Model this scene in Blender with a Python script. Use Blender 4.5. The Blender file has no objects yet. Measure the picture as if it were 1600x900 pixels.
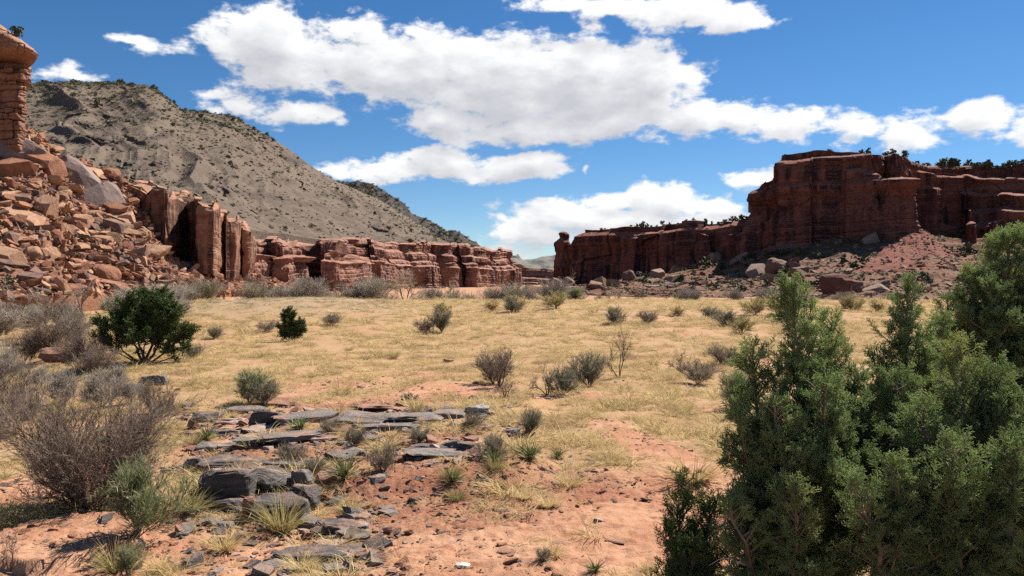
import bpy, bmesh, math, random
import numpy as np
from mathutils import Vector, Matrix, Euler

S = bpy.context.scene
COL = S.collection
rad = math.radians

# ------------------------------------------------------------------ camera, sun, sky, exposure
F = 1200.0            # focal length in photo pixels (photo 1600 wide)
ZC = 3.2              # eye height above the valley floor
HY = 440.0            # photo row of the horizon
cam_d = bpy.data.cameras.new('camera')
cam = bpy.data.objects.new('camera', cam_d)
COL.objects.link(cam)
cam.location = (0, 0, ZC)
cam.rotation_euler = (rad(90), 0, 0)
cam_d.sensor_width = 36.0
cam_d.lens = 36.0 * F / 1600.0
cam_d.shift_y = (HY - 450.0) / 1600.0
cam_d.clip_start = 0.1
cam_d.clip_end = 20000
S.camera = cam

SUN_AZ, SUN_EL = rad(46), rad(48)
sd = Vector((math.cos(SUN_EL) * math.sin(SUN_AZ), math.cos(SUN_EL) * math.cos(SUN_AZ), math.sin(SUN_EL)))
sun_d = bpy.data.lights.new('sun', 'SUN')
sun_d.energy = 5.0
sun_d.angle = rad(0.53)
sun_d.color = (1.0, 0.93, 0.84)
sun = bpy.data.objects.new('sun', sun_d)
COL.objects.link(sun)
sun.rotation_euler = (-sd).to_track_quat('-Z', 'Y').to_euler()
sun.location = (40, 40, 80)

S.view_settings.view_transform = 'Standard'
S.view_settings.look = 'None'
S.view_settings.exposure = 1.05
S.view_settings.gamma = 1.0
S.cycles.max_bounces = 5
S.cycles.diffuse_bounces = 2
S.cycles.transparent_max_bounces = 8
S.cycles.use_denoising = False


class NT:
    """small helper to write node trees"""
    def __init__(s, tree):
        s.t = tree
        s.n = tree.nodes
        s.l = tree.links

    def new(s, typ, **kw):
        nd = s.n.new(typ)
        for k, v in kw.items():
            setattr(nd, k, v)
        return nd

    def put(s, sock, v):
        if v is None:
            return
        if hasattr(v, 'is_output'):
            s.l.new(v, sock)
        else:
            sock.default_value = v

    def math(s, op, a, b=None, c=None, clamp=False):
        nd = s.new('ShaderNodeMath', operation=op, use_clamp=clamp)
        for i, v in enumerate((a, b, c)):
            s.put(nd.inputs[i], v)
        return nd.outputs[0]

    def vmath(s, op, a, b=None, out=0, scale=None):
        nd = s.new('ShaderNodeVectorMath', operation=op)
        s.put(nd.inputs[0], a)
        s.put(nd.inputs[1], b)
        if scale is not None:
            s.put(nd.inputs['Scale'], scale)
        return nd.outputs['Value'] if op in ('LENGTH', 'DOT_PRODUCT', 'DISTANCE') else nd.outputs[0]

    def noise(s, vec, scale, detail=4, rough=0.55, lac=2.0, dist=0.0, dim='3D'):
        nd = s.new('ShaderNodeTexNoise', noise_dimensions=dim)
        s.put(nd.inputs['Vector'], vec)
        nd.inputs['Scale'].default_value = scale
        nd.inputs['Detail'].default_value = detail
        nd.inputs['Roughness'].default_value = rough
        nd.inputs['Lacunarity'].default_value = lac
        nd.inputs['Distortion'].default_value = dist
        return nd.outputs['Fac']

    def ramp(s, fac, stops, interp='LINEAR'):
        nd = s.new('ShaderNodeValToRGB')
        cr = nd.color_ramp
        cr.interpolation = interp
        while len(cr.elements) < len(stops):
            cr.elements.new(0.5)
        for e, (p, c) in zip(cr.elements, stops):
            e.position = p
            e.color = (c, c, c, 1) if isinstance(c, (int, float)) else (*c, 1)
        s.put(nd.inputs[0], fac)
        return nd.outputs[0]

    def mapr(s, v, a, b, c=0.0, d=1.0, smooth=False):
        nd = s.new('ShaderNodeMapRange')
        nd.interpolation_type = 'SMOOTHSTEP' if smooth else 'LINEAR'
        s.put(nd.inputs[0], v)
        for i, q in enumerate((a, b, c, d)):
            s.put(nd.inputs[1 + i], q)
        return nd.outputs[0]

    def mix(s, fac, a, b, blend='MIX'):
        nd = s.new('ShaderNodeMix', data_type='RGBA', blend_type=blend)
        s.put(nd.inputs[0], fac)
        for i, q in ((6, a), (7, b)):
            if isinstance(q, tuple) and len(q) == 3:
                q = (*q, 1)
            s.put(nd.inputs[i], q)
        return nd.outputs[2]

    def sep(s, v):
        nd = s.new('ShaderNodeSeparateXYZ')
        s.put(nd.inputs[0], v)
        return nd.outputs

    def comb(s, x=0.0, y=0.0, z=0.0):
        nd = s.new('ShaderNodeCombineXYZ')
        for i, v in enumerate((x, y, z)):
            s.put(nd.inputs[i], v)
        return nd.outputs[0]


def azel(px, py):
    az = math.atan2(px - 800.0, F)
    el = math.atan2((HY - py) * math.cos(az), F)
    return az, el


# cumulus seen in the photograph: (photo x, photo y, half width, half height, strength)
CLOUDS = [
    # long main cloud
    (345, 60, 62, 34, 1.0), (425, 66, 95, 48, 1.1), (540, 92, 120, 62, 1.2), (660, 110, 135, 72, 1.25), (780, 128, 140, 80, 1.3),
    (900, 138, 130, 84, 1.3), (1000, 128, 95, 70, 1.15), (1075, 120, 50, 36, 0.9), (480, 118, 110, 34, 0.9),
    (700, 192, 90, 30, 1.0), (820, 196, 120, 32, 1.1), (960, 188, 120, 34, 1.1),
    (1080, 186, 70, 32, 1.0), (1165, 185, 62, 32, 1.0), (1240, 192, 60, 28, 1.0), (1320, 204, 60, 22, 0.9), (1420, 204, 80, 30, 1.0),
    (1540, 192, 60, 36, 1.1), (1640, 196, 90, 36, 1.1), (650, 50, 60, 26, 0.8),
    # top right cloud
    (880, 6, 70, 16, 0.9), (960, 14, 90, 24, 1.0), (1060, 24, 90, 30, 1.1), (1150, 34, 75, 24, 1.0),
    # left wisps
    (205, 58, 46, 8, 0.55), (240, 76, 46, 14, 0.30), (105, 118, 46, 14, 0.45),
    # low left pair
    (330, 148, 46, 16, 0.8), (395, 166, 66, 17, 0.85), (470, 184, 62, 20, 0.9),
    # middle cloud
    (525, 266, 46, 12, 0.6), (610, 262, 72, 22, 1.0), (700, 256, 86, 27, 1.15), (800, 262, 82, 25, 1.1), (850, 264, 40, 12, 0.8), (902, 263, 8, 6, 0.6),
    # low right pile over the lower cliff
    (1172, 276, 56, 23, 1.1), (960, 316, 80, 24, 1.0), (1050, 320, 100, 36, 1.15), (1120, 326, 55, 24, 1.0), (880, 338, 100, 26, 1.05),
    (850, 366, 84, 26, 0.95), (970, 352, 140, 24, 0.9), (1080, 356, 110, 26, 0.9), (830, 320, 56, 15, 0.75), (770, 396, 60, 18, 0.6), (900, 398, 120, 16, 0.55),
    # continuing outside the frame
    (1800, 180, 140, 50, 1.1), (-160, 190, 170, 40, 1.0), (300, -160, 230, 60, 1.1), (1250, -190, 200, 60, 1.1), (2100, 240, 190, 50, 1.0),
]


def density_group(det=9, hid=6):
    g = bpy.data.node_groups.new('cloud_density', 'ShaderNodeTree')
    g.interface.new_socket('Vector', in_out='INPUT', socket_type='NodeSocketVector')
    g.interface.new_socket('Density', in_out='OUTPUT', socket_type='NodeSocketFloat')
    q = NT(g)
    gi = q.new('NodeGroupInput')
    go = q.new('NodeGroupOutput')
    v = gi.outputs[0]
    vs = q.vmath('MULTIPLY', v, (0.85, 1.65, 1.0))
    w1 = q.new('ShaderNodeTexNoise', noise_dimensions='2D')
    q.put(w1.inputs['Vector'], vs)
    w1.inputs['Scale'].default_value = 9.0
    w1.inputs['Detail'].default_value = 3
    wv = q.vmath('SUBTRACT', w1.outputs['Color'], (0.5, 0.5, 0.5))
    wv = q.vmath('MULTIPLY', wv, (0.075, 0.035, 0.0))
    p = q.vmath('ADD', v, wv)
    acc = None
    for (px, py, rx, ry, st) in CLOUDS:
        az, el = azel(px, py)
        k = math.cos(az)
        ra, re = rx / F * k * k * 1.12, ry / F * k * 1.06
        dv = q.vmath('SUBTRACT', p, (az, el, 0))
        dv = q.vmath('MULTIPLY', dv, (1 / ra, 1 / re, 0))
        ln = q.vmath('LENGTH', dv)
        h = q.math('MULTIPLY_ADD', ln, -st, st)
        acc = h if acc is None else q.math('SMOOTH_MAX', acc, h, 0.16)
    # loose fair weather cumulus everywhere the photograph does not reach
    sx = q.sep(v)
    a_abs = q.math('ABSOLUTE', sx[0])
    out_w = q.math('MAXIMUM', q.mapr(a_abs, 0.75, 1.1, 0, 1, True), q.mapr(sx[1], 0.45, 0.65, 0, 1, True))
    gen = q.noise(vs, 3.2, 3, 0.5, dim='2D')
    gen = q.mapr(gen, 0.58, 0.76, -0.8, 0.9)
    gen = q.math('ADD', gen, q.math('MULTIPLY', q.math('SUBTRACT', 1.0, out_w), -2.0))
    acc = q.math('MAXIMUM', acc, gen)
    fb = q.noise(q.vmath('ADD', vs, (3.1, 1.7, 0.4)), 15.0, det, 0.60, dim='2D')
    fb = q.math('SUBTRACT', fb, 0.5)
    d = q.math('MULTIPLY_ADD', fb, 1.9, acc)
    if hid:
        hi = q.noise(q.vmath('ADD', vs, (7.1, 0.7, 2.4)), 46.0, hid, 0.62, dim='2D')
        hi = q.math('SUBTRACT', hi, 0.5)
        d = q.math('MULTIPLY_ADD', hi, 0.75, d)
    q.put(go.inputs[0], d)
    return g


def make_world():
    w = bpy.data.worlds.new('World')
    S.world = w
    w.use_nodes = True
    w.node_tree.nodes.clear()
    q = NT(w.node_tree)
    sky = q.new('ShaderNodeTexSky', sky_type='NISHITA')
    sky.sun_disc = False
    sky.sun_elevation = SUN_EL
    sky.sun_rotation = SUN_AZ
    sky.altitude = 1500
    sky.air_density = 1.0
    sky.dust_density = 0.15
    sky.ozone_density = 4.5
    geo = q.new('ShaderNodeTexCoord')
    dirv = q.vmath('NORMALIZE', geo.outputs['Generated'])
    x, y, z = q.sep(dirv)
    az = q.math('ARCTAN2', x, y)
    el = q.math('ARCSINE', z)
    P = q.comb(az, el, 0.0)
    g = density_group()
    glo = density_group(2, 0)
    gmid = density_group(5, 0)

    def dens(vec, g=g):
        nd = q.new('ShaderNodeGroup')
        nd.node_tree = g
        q.put(nd.inputs[0], vec)
        return nd.outputs[0]
    d0 = dens(P)
    d1 = dens(q.vmath('ADD', P, (0.008, 0.016, 0)), gmid)
    d2 = dens(q.vmath('ADD', P, (0.016, 0.045, 0)), glo)
    alpha = q.mapr(d0, 0.0, 0.44, 0, 1, True)
    # optical depth of cloud between this point and the sun
    o1 = q.math('MAXIMUM', d1, 0.0)
    o2 = q.math('MAXIMUM', d2, 0.0)
    tau = q.math('ADD', q.math('MULTIPLY', o1, 0.75), q.math('MULTIPLY', o2, 1.1))
    lit = q.math('POWER', 2.718, q.math('MULTIPLY', tau, -1.0))
    thick = q.mapr(d0, 0.1, 0.9)
    silver = q.math('MULTIPLY', lit, q.mapr(thick, 0, 1, 0.9, 1.0))
    slope = q.math('MULTIPLY', q.math('SUBTRACT', d0, d1), 0.30)
    silver = q.math('ADD', silver, slope, clamp=True)
    ccol = q.mix(silver, (5.9, 6.0, 6.4), (10.6, 10.6, 10.5))
    # low sky: only above the horizon
    alpha = q.math('MULTIPLY', alpha, q.mapr(el, -0.02, 0.02))
    alpha = q.math('MULTIPLY', alpha, 0.97)
    hsv = q.new('ShaderNodeHueSaturation')
    hsv.inputs['Saturation'].default_value = 1.22
    q.put(hsv.inputs['Color'], sky.outputs[0])
    col = q.mix(alpha, hsv.outputs[0], ccol)
    bg = q.new('ShaderNodeBackground')
    bg.inputs['Strength'].default_value = 0.050
    q.put(bg.inputs['Color'], col)
    out = q.new('ShaderNodeOutputWorld')
    q.l.new(bg.outputs[0], out.inputs[0])
    w.cycles.sampling_method = 'MANUAL'
    w.cycles.sample_map_resolution = 512


make_world()
# ------------------------------------------------------------------ tools
def P3(px, py, Y):
    """world point at depth Y seen at photo pixel px, py"""
    return np.array((Y * (px - 800.0) / F, Y, ZC + Y * (HY - py) / F))


def _hash(ix, iy, iz, seed):
    h = (ix.astype(np.uint32) * np.uint32(374761393) + iy.astype(np.uint32) * np.uint32(668265263)
         + iz.astype(np.uint32) * np.uint32(2147483647) + np.uint32((seed * 974634777 + 12345) & 0xffffffff))
    h = (h ^ (h >> np.uint32(13))) * np.uint32(1274126177)
    h = (h ^ (h >> np.uint32(16))) * np.uint32(2246822519)
    return ((h ^ (h >> np.uint32(15))) & np.uint32(0xffffff)).astype(np.float32) / np.float32(0xffffff)


def vnoise(x, y, z=None, seed=0):
    x = np.asarray(x, np.float32)
    y = np.asarray(y, np.float32)
    z = np.zeros_like(x) if z is None else np.asarray(z, np.float32)
    fx, fy, fz = np.floor(x), np.floor(y), np.floor(z)
    ix, iy, iz = fx.astype(np.int64), fy.astype(np.int64), fz.astype(np.int64)
    x = x - fx; y = y - fy; z = z - fz
    u = x * x * x * (x * (x * 6 - 15) + 10)
    v = y * y * y * (y * (y * 6 - 15) + 10)
    w = z * z * z * (z * (z * 6 - 15) + 10)
    r = 0
    for dz in (0, 1):
        a = _hash(ix, iy, iz + dz, seed); b = _hash(ix + 1, iy, iz + dz, seed)
        c = _hash(ix, iy + 1, iz + dz, seed); d = _hash(ix + 1, iy + 1, iz + dz, seed)
        k = (a * (1 - u) + b * u) * (1 - v) + (c * (1 - u) + d * u) * v
        r = r + k * (w if dz else (1 - w))
    return r * 2 - 1


def fbm(x, y, z=None, octv=5, gain=0.5, seed=0, ridged=False):
    x = np.asarray(x, np.float32); y = np.asarray(y, np.float32)
    z = np.zeros_like(x) if z is None else np.asarray(z, np.float32)
    a, t, n = 1.0, 0.0, 0.0
    for o in range(octv):
        k = vnoise(x, y, z, seed + o * 17)
        if ridged:
            k = 1 - 2 * np.abs(k)
        t = t + a * k
        n += a
        a *= gain
        x, y, z = x * 1.71 + y * 1.05 + 5.3, y * 1.71 - x * 1.05 + 1.7, z * 2.02 + 9.1
    return t / n


def sstep(a, b, x):
    t = np.clip((x - a) / (b - a), 0, 1)
    return t * t * (3 - 2 * t)


def fit(label):
    """keep a label within sixteen words"""
    for a, b in (('well ', ''), ('just ', ''), (' and right of', ' right of'), (' and left of', ' left of'), ('large smooth grey', 'smooth grey'), ('middling ', ''), ('of the leaning group ', ''), ('rounded boulder', 'boulder'), ('long slab', 'slab'), ('pale orange', 'orange'), ('grey varnished', 'grey')):
        if label and len(label.replace(',', ' ').split()) > 16:
            label = label.replace(a, b, 1)
    return label


def tag(o, label=None, cat=None, group=None, kind=None):
    label = fit(label)
    for k, v in (('label', label), ('category', cat), ('group', group), ('kind', kind)):
        if v:
            o[k] = v
    return o


def empty(name, loc=(0, 0, 0), rz=0.0):
    o = bpy.data.objects.new(name, None)
    o.empty_display_size = 0.2
    o.location = loc
    o.rotation_euler = (0, 0, rz)
    COL.objects.link(o)
    return o


def link(name, me, mat=None, parent=None):
    o = bpy.data.objects.new(name, me)
    COL.objects.link(o)
    if mat is not None and not me.materials:
        me.materials.append(mat)
    if parent is not None:
        o.parent = parent
    return o


def mesh_np(name, V, Fq, smooth=False, attrs=None, mat=None):
    """mesh from numpy arrays; Fq is (n,3) or (n,4)"""
    me = bpy.data.meshes.new(name)
    V = np.ascontiguousarray(V, np.float32)
    Fq = np.ascontiguousarray(Fq, np.int32)
    n, k = Fq.shape
    me.vertices.add(len(V))
    me.vertices.foreach_set('co', V.ravel())
    me.loops.add(n * k)
    me.loops.foreach_set('vertex_index', Fq.ravel())
    me.polygons.add(n)
    me.polygons.foreach_set('loop_start', np.arange(0, n * k, k, dtype=np.int32))
    me.polygons.foreach_set('use_smooth', np.full(n, smooth, bool))
    for nm, arr in (attrs or {}).items():
        at = me.attributes.new(nm, 'FLOAT', 'POINT')
        at.data.foreach_set('value', np.ascontiguousarray(arr, np.float32).ravel())
    me.update(calc_edges=True)
    if mat is not None:
        me.materials.append(mat)
    return me


def grid_faces(nu, nv):
    i = np.arange(nu * nv).reshape(nu, nv)
    return np.stack([i[:-1, :-1], i[1:, :-1], i[1:, 1:], i[:-1, 1:]], -1).reshape(-1, 4)


def copy_tree(o, parent=None):
    c = o.copy()
    COL.objects.link(c)
    if parent is not None:
        c.parent = parent
    for ch in list(o.children):
        copy_tree(ch, c)
    return c


# ------------------------------------------------------------------ materials
def new_mat(name, rough=0.9, spec=0.25):
    m = bpy.data.materials.new(name)
    m.use_nodes = True
    q = NT(m.node_tree)
    b = q.n['Principled BSDF']
    b.inputs['Roughness'].default_value = rough
    b.inputs['Specular IOR Level'].default_value = spec
    return m, q, b


def bump(q, b, h, strength, dist):
    nd = q.new('ShaderNodeBump')
    nd.inputs['Strength'].default_value = strength
    nd.inputs['Distance'].default_value = dist
    q.put(nd.inputs['Height'], h)
    q.l.new(nd.outputs[0], b.inputs['Normal'])


def attr(q, name):
    nd = q.new('ShaderNodeAttribute', attribute_name=name)
    return nd.outputs['Fac']


def rock_mat(name, c_lo, c_hi, varnish, scale=1.0, streak=0.6, band=0.5, bump_d=0.3, vcol=(0.05, 0.035, 0.035)):
    """layered sandstone: bedding bands, blotches, dark desert varnish running down the faces, deepened on steep walls in place of shade"""
    m, q, b = new_mat(name, 0.92, 0.15)
    pos = q.new('ShaderNodeNewGeometry').outputs['Position']
    big = q.noise(pos, 0.05 * scale, 5, 0.6)
    bands = q.noise(q.vmath('MULTIPLY', pos, (0.02, 0.02, 0.55)), scale, 5, 0.6)
    fine = q.noise(pos, 0.9 * scale, 6, 0.65)
    f = q.math('ADD', q.math('MULTIPLY', bands, band), q.math('MULTIPLY', big, 1 - band))
    f = q.math('MULTIPLY_ADD', q.math('SUBTRACT', fine, 0.5), 0.7, f)
    col = q.mix(q.mapr(f, 0.3, 0.7), c_lo, c_hi)
    st = q.noise(q.vmath('MULTIPLY', pos, (0.33, 0.33, 0.022)), scale, 6, 0.65)
    st2 = q.noise(pos, 0.09 * scale, 3, 0.5)
    sm = q.math('MULTIPLY', q.mapr(st, 0.42, 0.56, 0, 1, True), q.mapr(st2, 0.32, 0.5, 0, 1, True))
    nz = q.sep(q.new('ShaderNodeNewGeometry').outputs['Normal'])[2]
    steep = q.mapr(q.math('ABSOLUTE', nz), 0.25, 0.7, 1, 0)
    col = q.mix(q.math('MULTIPLY', q.math('MULTIPLY', sm, steep), streak * varnish), col, vcol)  # varnish streaks, made stronger on steep faces to paint in wall shade
    fl = q.math('MULTIPLY', q.mapr(nz, 0.35, 0.8, 0, 1, True), q.mapr(fine, 0.3, 0.7, 0.25, 0.75))
    col = q.mix(fl, col, tuple(min(1, k * 1.1 + 0.015) for k in c_hi))
    q.put(b.inputs['Base Color'], col)
    bump(q, b, q.noise(pos, 1.6 * scale, 8, 0.7), 0.7, bump_d)
    return m
# ------------------------------------------------------------------ ground
def H(x, y):
    x = np.asarray(x, float); y = np.asarray(y, float)
    z = 1.02 * sstep(26, 78, y) * (1 - sstep(86, 112, y))
    z = z - 1.3 * sstep(95, 112, y) * (1 - sstep(118, 150, y))
    z = z + 0.80 * np.exp(-(((x + 19.5) / 11) ** 2 + ((y - 66) / 13) ** 2)) - 0.35 * np.exp(-(((x + 5) / 7) ** 2 + ((y - 66) / 14) ** 2)) + 0.25 * np.exp(-(((x - 7) / 9) ** 2 + ((y - 74) / 10) ** 2))
    z = z - 1.5 * sstep(0, 10, -x - 0.42 * y - 1.5) * sstep(13, 26, y) * (1 - sstep(90, 120, y))
    z = z + 0.055 * x * np.exp(-(y / 17) ** 2)
    z = z + 0.22 * sstep(11.2, 12.4, y - 0.2 * x + 0.5 * vnoise(x * 0.8, y * 0.8, seed=31)) * sstep(0.2, -0.6, x - 0.05 * y) * sstep(-6.5, -4.5, x) * (1 - sstep(15, 23, y))
    z = z + 0.20 * fbm(x / 8, y / 8, octv=3, seed=3)
    z = z + 0.15 * (1 - sstep(0.96, 1.04, np.hypot((x + 5.75) / 0.95, (y - 9.75) / 0.85) + 0.12 * vnoise(x * 2.2, y * 2.2, seed=77)))
    near = 1 - sstep(40, 90, y)
    z = z + near * (0.05 * fbm(x / 1.1, y / 1.1, octv=4, seed=5) + 0.10 * fbm(x / 2.6, y / 2.6, octv=2, seed=6))
    return z


def hit(px, py):
    """ground point seen at a photo pixel"""
    y = np.geomspace(3.0, 130, 900)
    x = y * (px - 800.0) / F
    zr = ZC + y * (HY - py) / F
    d = zr - H(x, y)
    k = np.argmax(d <= 0)
    if d[k] > 0:
        k = len(y) - 1
    elif k > 0:
        t = d[k - 1] / (d[k - 1] - d[k])
        yy = y[k - 1] + t * (y[k] - y[k - 1])
        return np.array((yy * (px - 800.0) / F, yy, float(H(yy * (px - 800.0) / F, yy))))
    return np.array((x[k], y[k], float(H(x[k], y[k]))))


SOIL = [  # photo ellipses of bare red ground: px, py, rx, ry, strength
    (930, 850, 330, 75, 1.0), (730, 890, 220, 45, 1.0), (1010, 775, 120, 55, .9), (1090, 830, 120, 70, .9),
    (640, 800, 170, 45, .45), (770, 745, 120, 30, .5), (620, 745, 110, 22, .7),
    (600, 628, 150, 11, 1.0), (690, 612, 110, 14, .8), (520, 606, 110, 12, .75), (620, 590, 130, 10, .5), (720, 634, 90, 10, .6),
    (1035, 712, 55, 14, 1.5), (985, 682, 40, 9, 1.5), (955, 664, 30, 6, 1.4), (1075, 735, 70, 20, 1.5), (1050, 722, 30, 12, 1.5), (1015, 698, 38, 8, 1.5), (1120, 770, 60, 26, .9),
    (1048, 503, 26, 7, .8), (1075, 518, 30, 5, .6), (1040, 560, 60, 7, .5),
    (60, 765, 130, 40, 1.0), (110, 850, 190, 50, 1.3), (20, 890, 160, 40, 1.0), (370, 880, 120, 50, .6),
    (420, 668, 130, 34, .8), (860, 625, 130, 9, .55), (430, 600, 60, 8, .4), (380, 530, 60, 6, .4), (1180, 560, 60, 7, .4), (330, 800, 60, 30, .5),
]
SOILW = []
for (px, py, rx, ry, st) in SOIL:
    c = hit(px, min(py, 895))
    SOILW.append((c[0], c[1], rx * c[1] / F, ry * c[1] ** 2 / (F * ZC), st))


def soil_mask(x, y):
    m = np.zeros_like(x)
    for (cx, cy, rx, ry, st) in SOILW:
        d = np.sqrt(((x - cx) / rx) ** 2 + ((y - cy) / ry) ** 2)
        m = np.maximum(m, st * np.clip(1.5 - d, 0, 1))
    n = fbm(x / 1.3, y / 1.3, octv=4, seed=8) * 0.6 + fbm(x / 0.3, y / 0.3, octv=2, seed=9) * 0.35
    far = sstep(115, 150, y)
    m = np.maximum(m, far * 0.6)
    return np.clip(sstep(0.25, 0.75, m + n * 0.75), 0, 1)


def mound_mask(x, y):
    return np.clip(1.5 * np.exp(-(((x + 19) / 12) ** 2 + ((y - 66) / 15) ** 2)) - .25 + .25 * fbm(x / 5, y / 5, octv=2, seed=15), 0, 1)


RUB = [hit(*p) for p in ((640, 775), (760, 745), (560, 690), (840, 770), (470, 690), (700, 800))]
RUB_R = [(1.9, 1.6), (1.6, 1.4), (1.9, 2.0), (1.3, 1.1), (1.6, 2.0), (1.5, 1.0)]
STRIP = hit(640, 629)


def rubble_mask(x, y):
    m = np.zeros_like(x)
    for c, (rx, ry) in zip(RUB, RUB_R):
        m = np.maximum(m, 1.3 - np.hypot((x - c[0]) / rx, (y - c[1]) / ry))
    m = np.maximum(m, 1.5 - np.hypot((x - STRIP[0]) / 2.6, (y - STRIP[1]) / .9))
    return np.clip(sstep(.1, .7, m + .6 * fbm(x / .7, y / .7, octv=4, seed=19)), 0, 1)


def ground_mat():
    m, q, b = new_mat('ground_soil', 0.95, 0.1)
    pos = q.new('ShaderNodeNewGeometry').outputs['Position']
    soil = attr(q, 'soil')
    n1 = q.noise(pos, 0.7, 5, 0.6)
    n2 = q.noise(pos, 6.0, 6, 0.65)
    n3 = q.noise(pos, 30.0, 4, 0.7)
    red = q.mix(q.mapr(n1, 0.35, 0.65), (0.34, 0.16, 0.092), (0.43, 0.25, 0.155))
    red = q.mix(q.mapr(n2, 0.5, 0.75), red, (0.26, 0.10, 0.052))
    red = q.mix(q.math('MULTIPLY', q.mapr(n3, 0.55, 0.75), 0.5), red, (0.47, 0.30, 0.19))
    straw = q.mix(q.mapr(n2, 0.35, 0.7), (0.37, 0.25, 0.135), (0.28, 0.16, 0.085))
    straw = q.mix(q.mapr(n1, 0.5, 0.75), straw, (0.34, 0.185, 0.095))
    straw = q.mix(q.math('MULTIPLY', attr(q, 'mound'), .85), straw, q.mix(q.mapr(n2, .4, .65), (0.30, 0.225, 0.135), (0.22, 0.155, 0.09)))
    red = q.mix(q.math('MULTIPLY', attr(q, 'rubble'), q.mapr(n2, .3, .6, .5, 1)), red, q.mix(q.mapr(n3, .4, .65), (0.20, 0.075, 0.042), (0.31, 0.145, 0.088)))
    col = q.mix(q.math('MAXIMUM', soil, q.math('MULTIPLY', attr(q, 'rubble'), .75)), straw, red)
    q.put(b.inputs['Base Color'], col)
    h = q.math('ADD', q.math('MULTIPLY', n2, 0.6), q.math('MULTIPLY', n3, 0.4))
    bump(q, b, h, 0.8, 0.06)
    return m


def make_ground():
    half = np.arctan(860 / F)
    th = np.concatenate([np.linspace(-math.pi, -half - 0.05, 20, endpoint=False), np.linspace(-half, half, 470),
                         np.linspace(half + 0.05, math.pi, 20)])
    r = np.concatenate([np.geomspace(1.0, 5.5, 10, endpoint=False), np.geomspace(5.5, 24, 230, endpoint=False),
                        np.geomspace(24, 160, 170, endpoint=False), np.geomspace(160, 9000, 30)])
    T, R = np.meshgrid(th, r, indexing='ij')
    x, y = R * np.sin(T), R * np.cos(T)
    z = H(x, y)
    soil = soil_mask(x, y)
    near = 1 - sstep(18, 30, y)
    # wind-laid ripples and crumbs on the bare sand
    z = z + near * soil * 0.028 * fbm(x / 0.22 - y * 0.9, y / 0.10 + x * 0.8, octv=3, seed=12, ridged=True)
    z = z + near * rubble_mask(x, y) * 0.03 * fbm(x / 0.09, y / 0.09, octv=3, seed=18, ridged=True)
    z = z + near * 0.02 * fbm(x / 0.14, y / 0.14, octv=3, seed=14)
    z = np.where(y < 2.5, np.maximum(z, z), z)
    me = mesh_np('ground', np.stack([x, y, z], -1).reshape(-1, 3), grid_faces(*x.shape)[:, ::-1], True,
                 {'soil': soil.ravel(), 'mound': mound_mask(x, y).ravel(), 'rubble': rubble_mask(x, y).ravel()}, ground_mat())
    o = link('ground', me)
    tag(o, 'straw coloured valley floor with bare red sandy patches', 'ground', kind='structure')
    return o


make_ground()
# ------------------------------------------------------------------ cliffs, slopes, hills
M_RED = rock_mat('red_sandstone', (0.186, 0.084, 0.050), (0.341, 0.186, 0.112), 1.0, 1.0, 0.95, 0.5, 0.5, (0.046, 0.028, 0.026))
M_RED_FAR = rock_mat('red_sandstone_far', (0.167, 0.078, 0.057), (0.322, 0.169, 0.117), 1.0, 0.7, 0.95, 0.55, 0.8, (0.043, 0.027, 0.027))
M_BUTTE = rock_mat('butte_sandstone', (0.20, 0.10, 0.068), (0.33, 0.18, 0.115), 1.0, 1.4, 0.45, 0.75, 0.4, (0.10, 0.06, 0.055))
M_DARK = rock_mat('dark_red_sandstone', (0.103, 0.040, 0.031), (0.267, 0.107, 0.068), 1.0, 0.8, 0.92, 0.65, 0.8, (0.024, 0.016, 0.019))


def densify(st, wpp):
    """stations (px, Y, py_foot, py_top) -> dense plan path; wpp = photo pixels per column"""
    X, Y, ZF, ZT, L = [], [], [], [], []
    for a, b in zip(st[:-1], st[1:]):
        pa, pb = P3(a[0], a[2], a[1]), P3(b[0], b[2], b[1])
        ta, tb = ZC + a[1] * (HY - a[3]) / F, ZC + b[1] * (HY - b[3]) / F
        ln = math.hypot(pb[0] - pa[0], pb[1] - pa[1])
        n = max(2, int(ln / ((a[1] + b[1]) / 2) * F / wpp))
        t = np.linspace(0, 1, n, endpoint=False)
        X.append(pa[0] + t * (pb[0] - pa[0])); Y.append(pa[1] + t * (pb[1] - pa[1]))
        ZF.append(pa[2] + t * (pb[2] - pa[2])); ZT.append(ta + t * (tb - ta))
    return map(np.concatenate, (X, Y, ZF, ZT))


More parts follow.
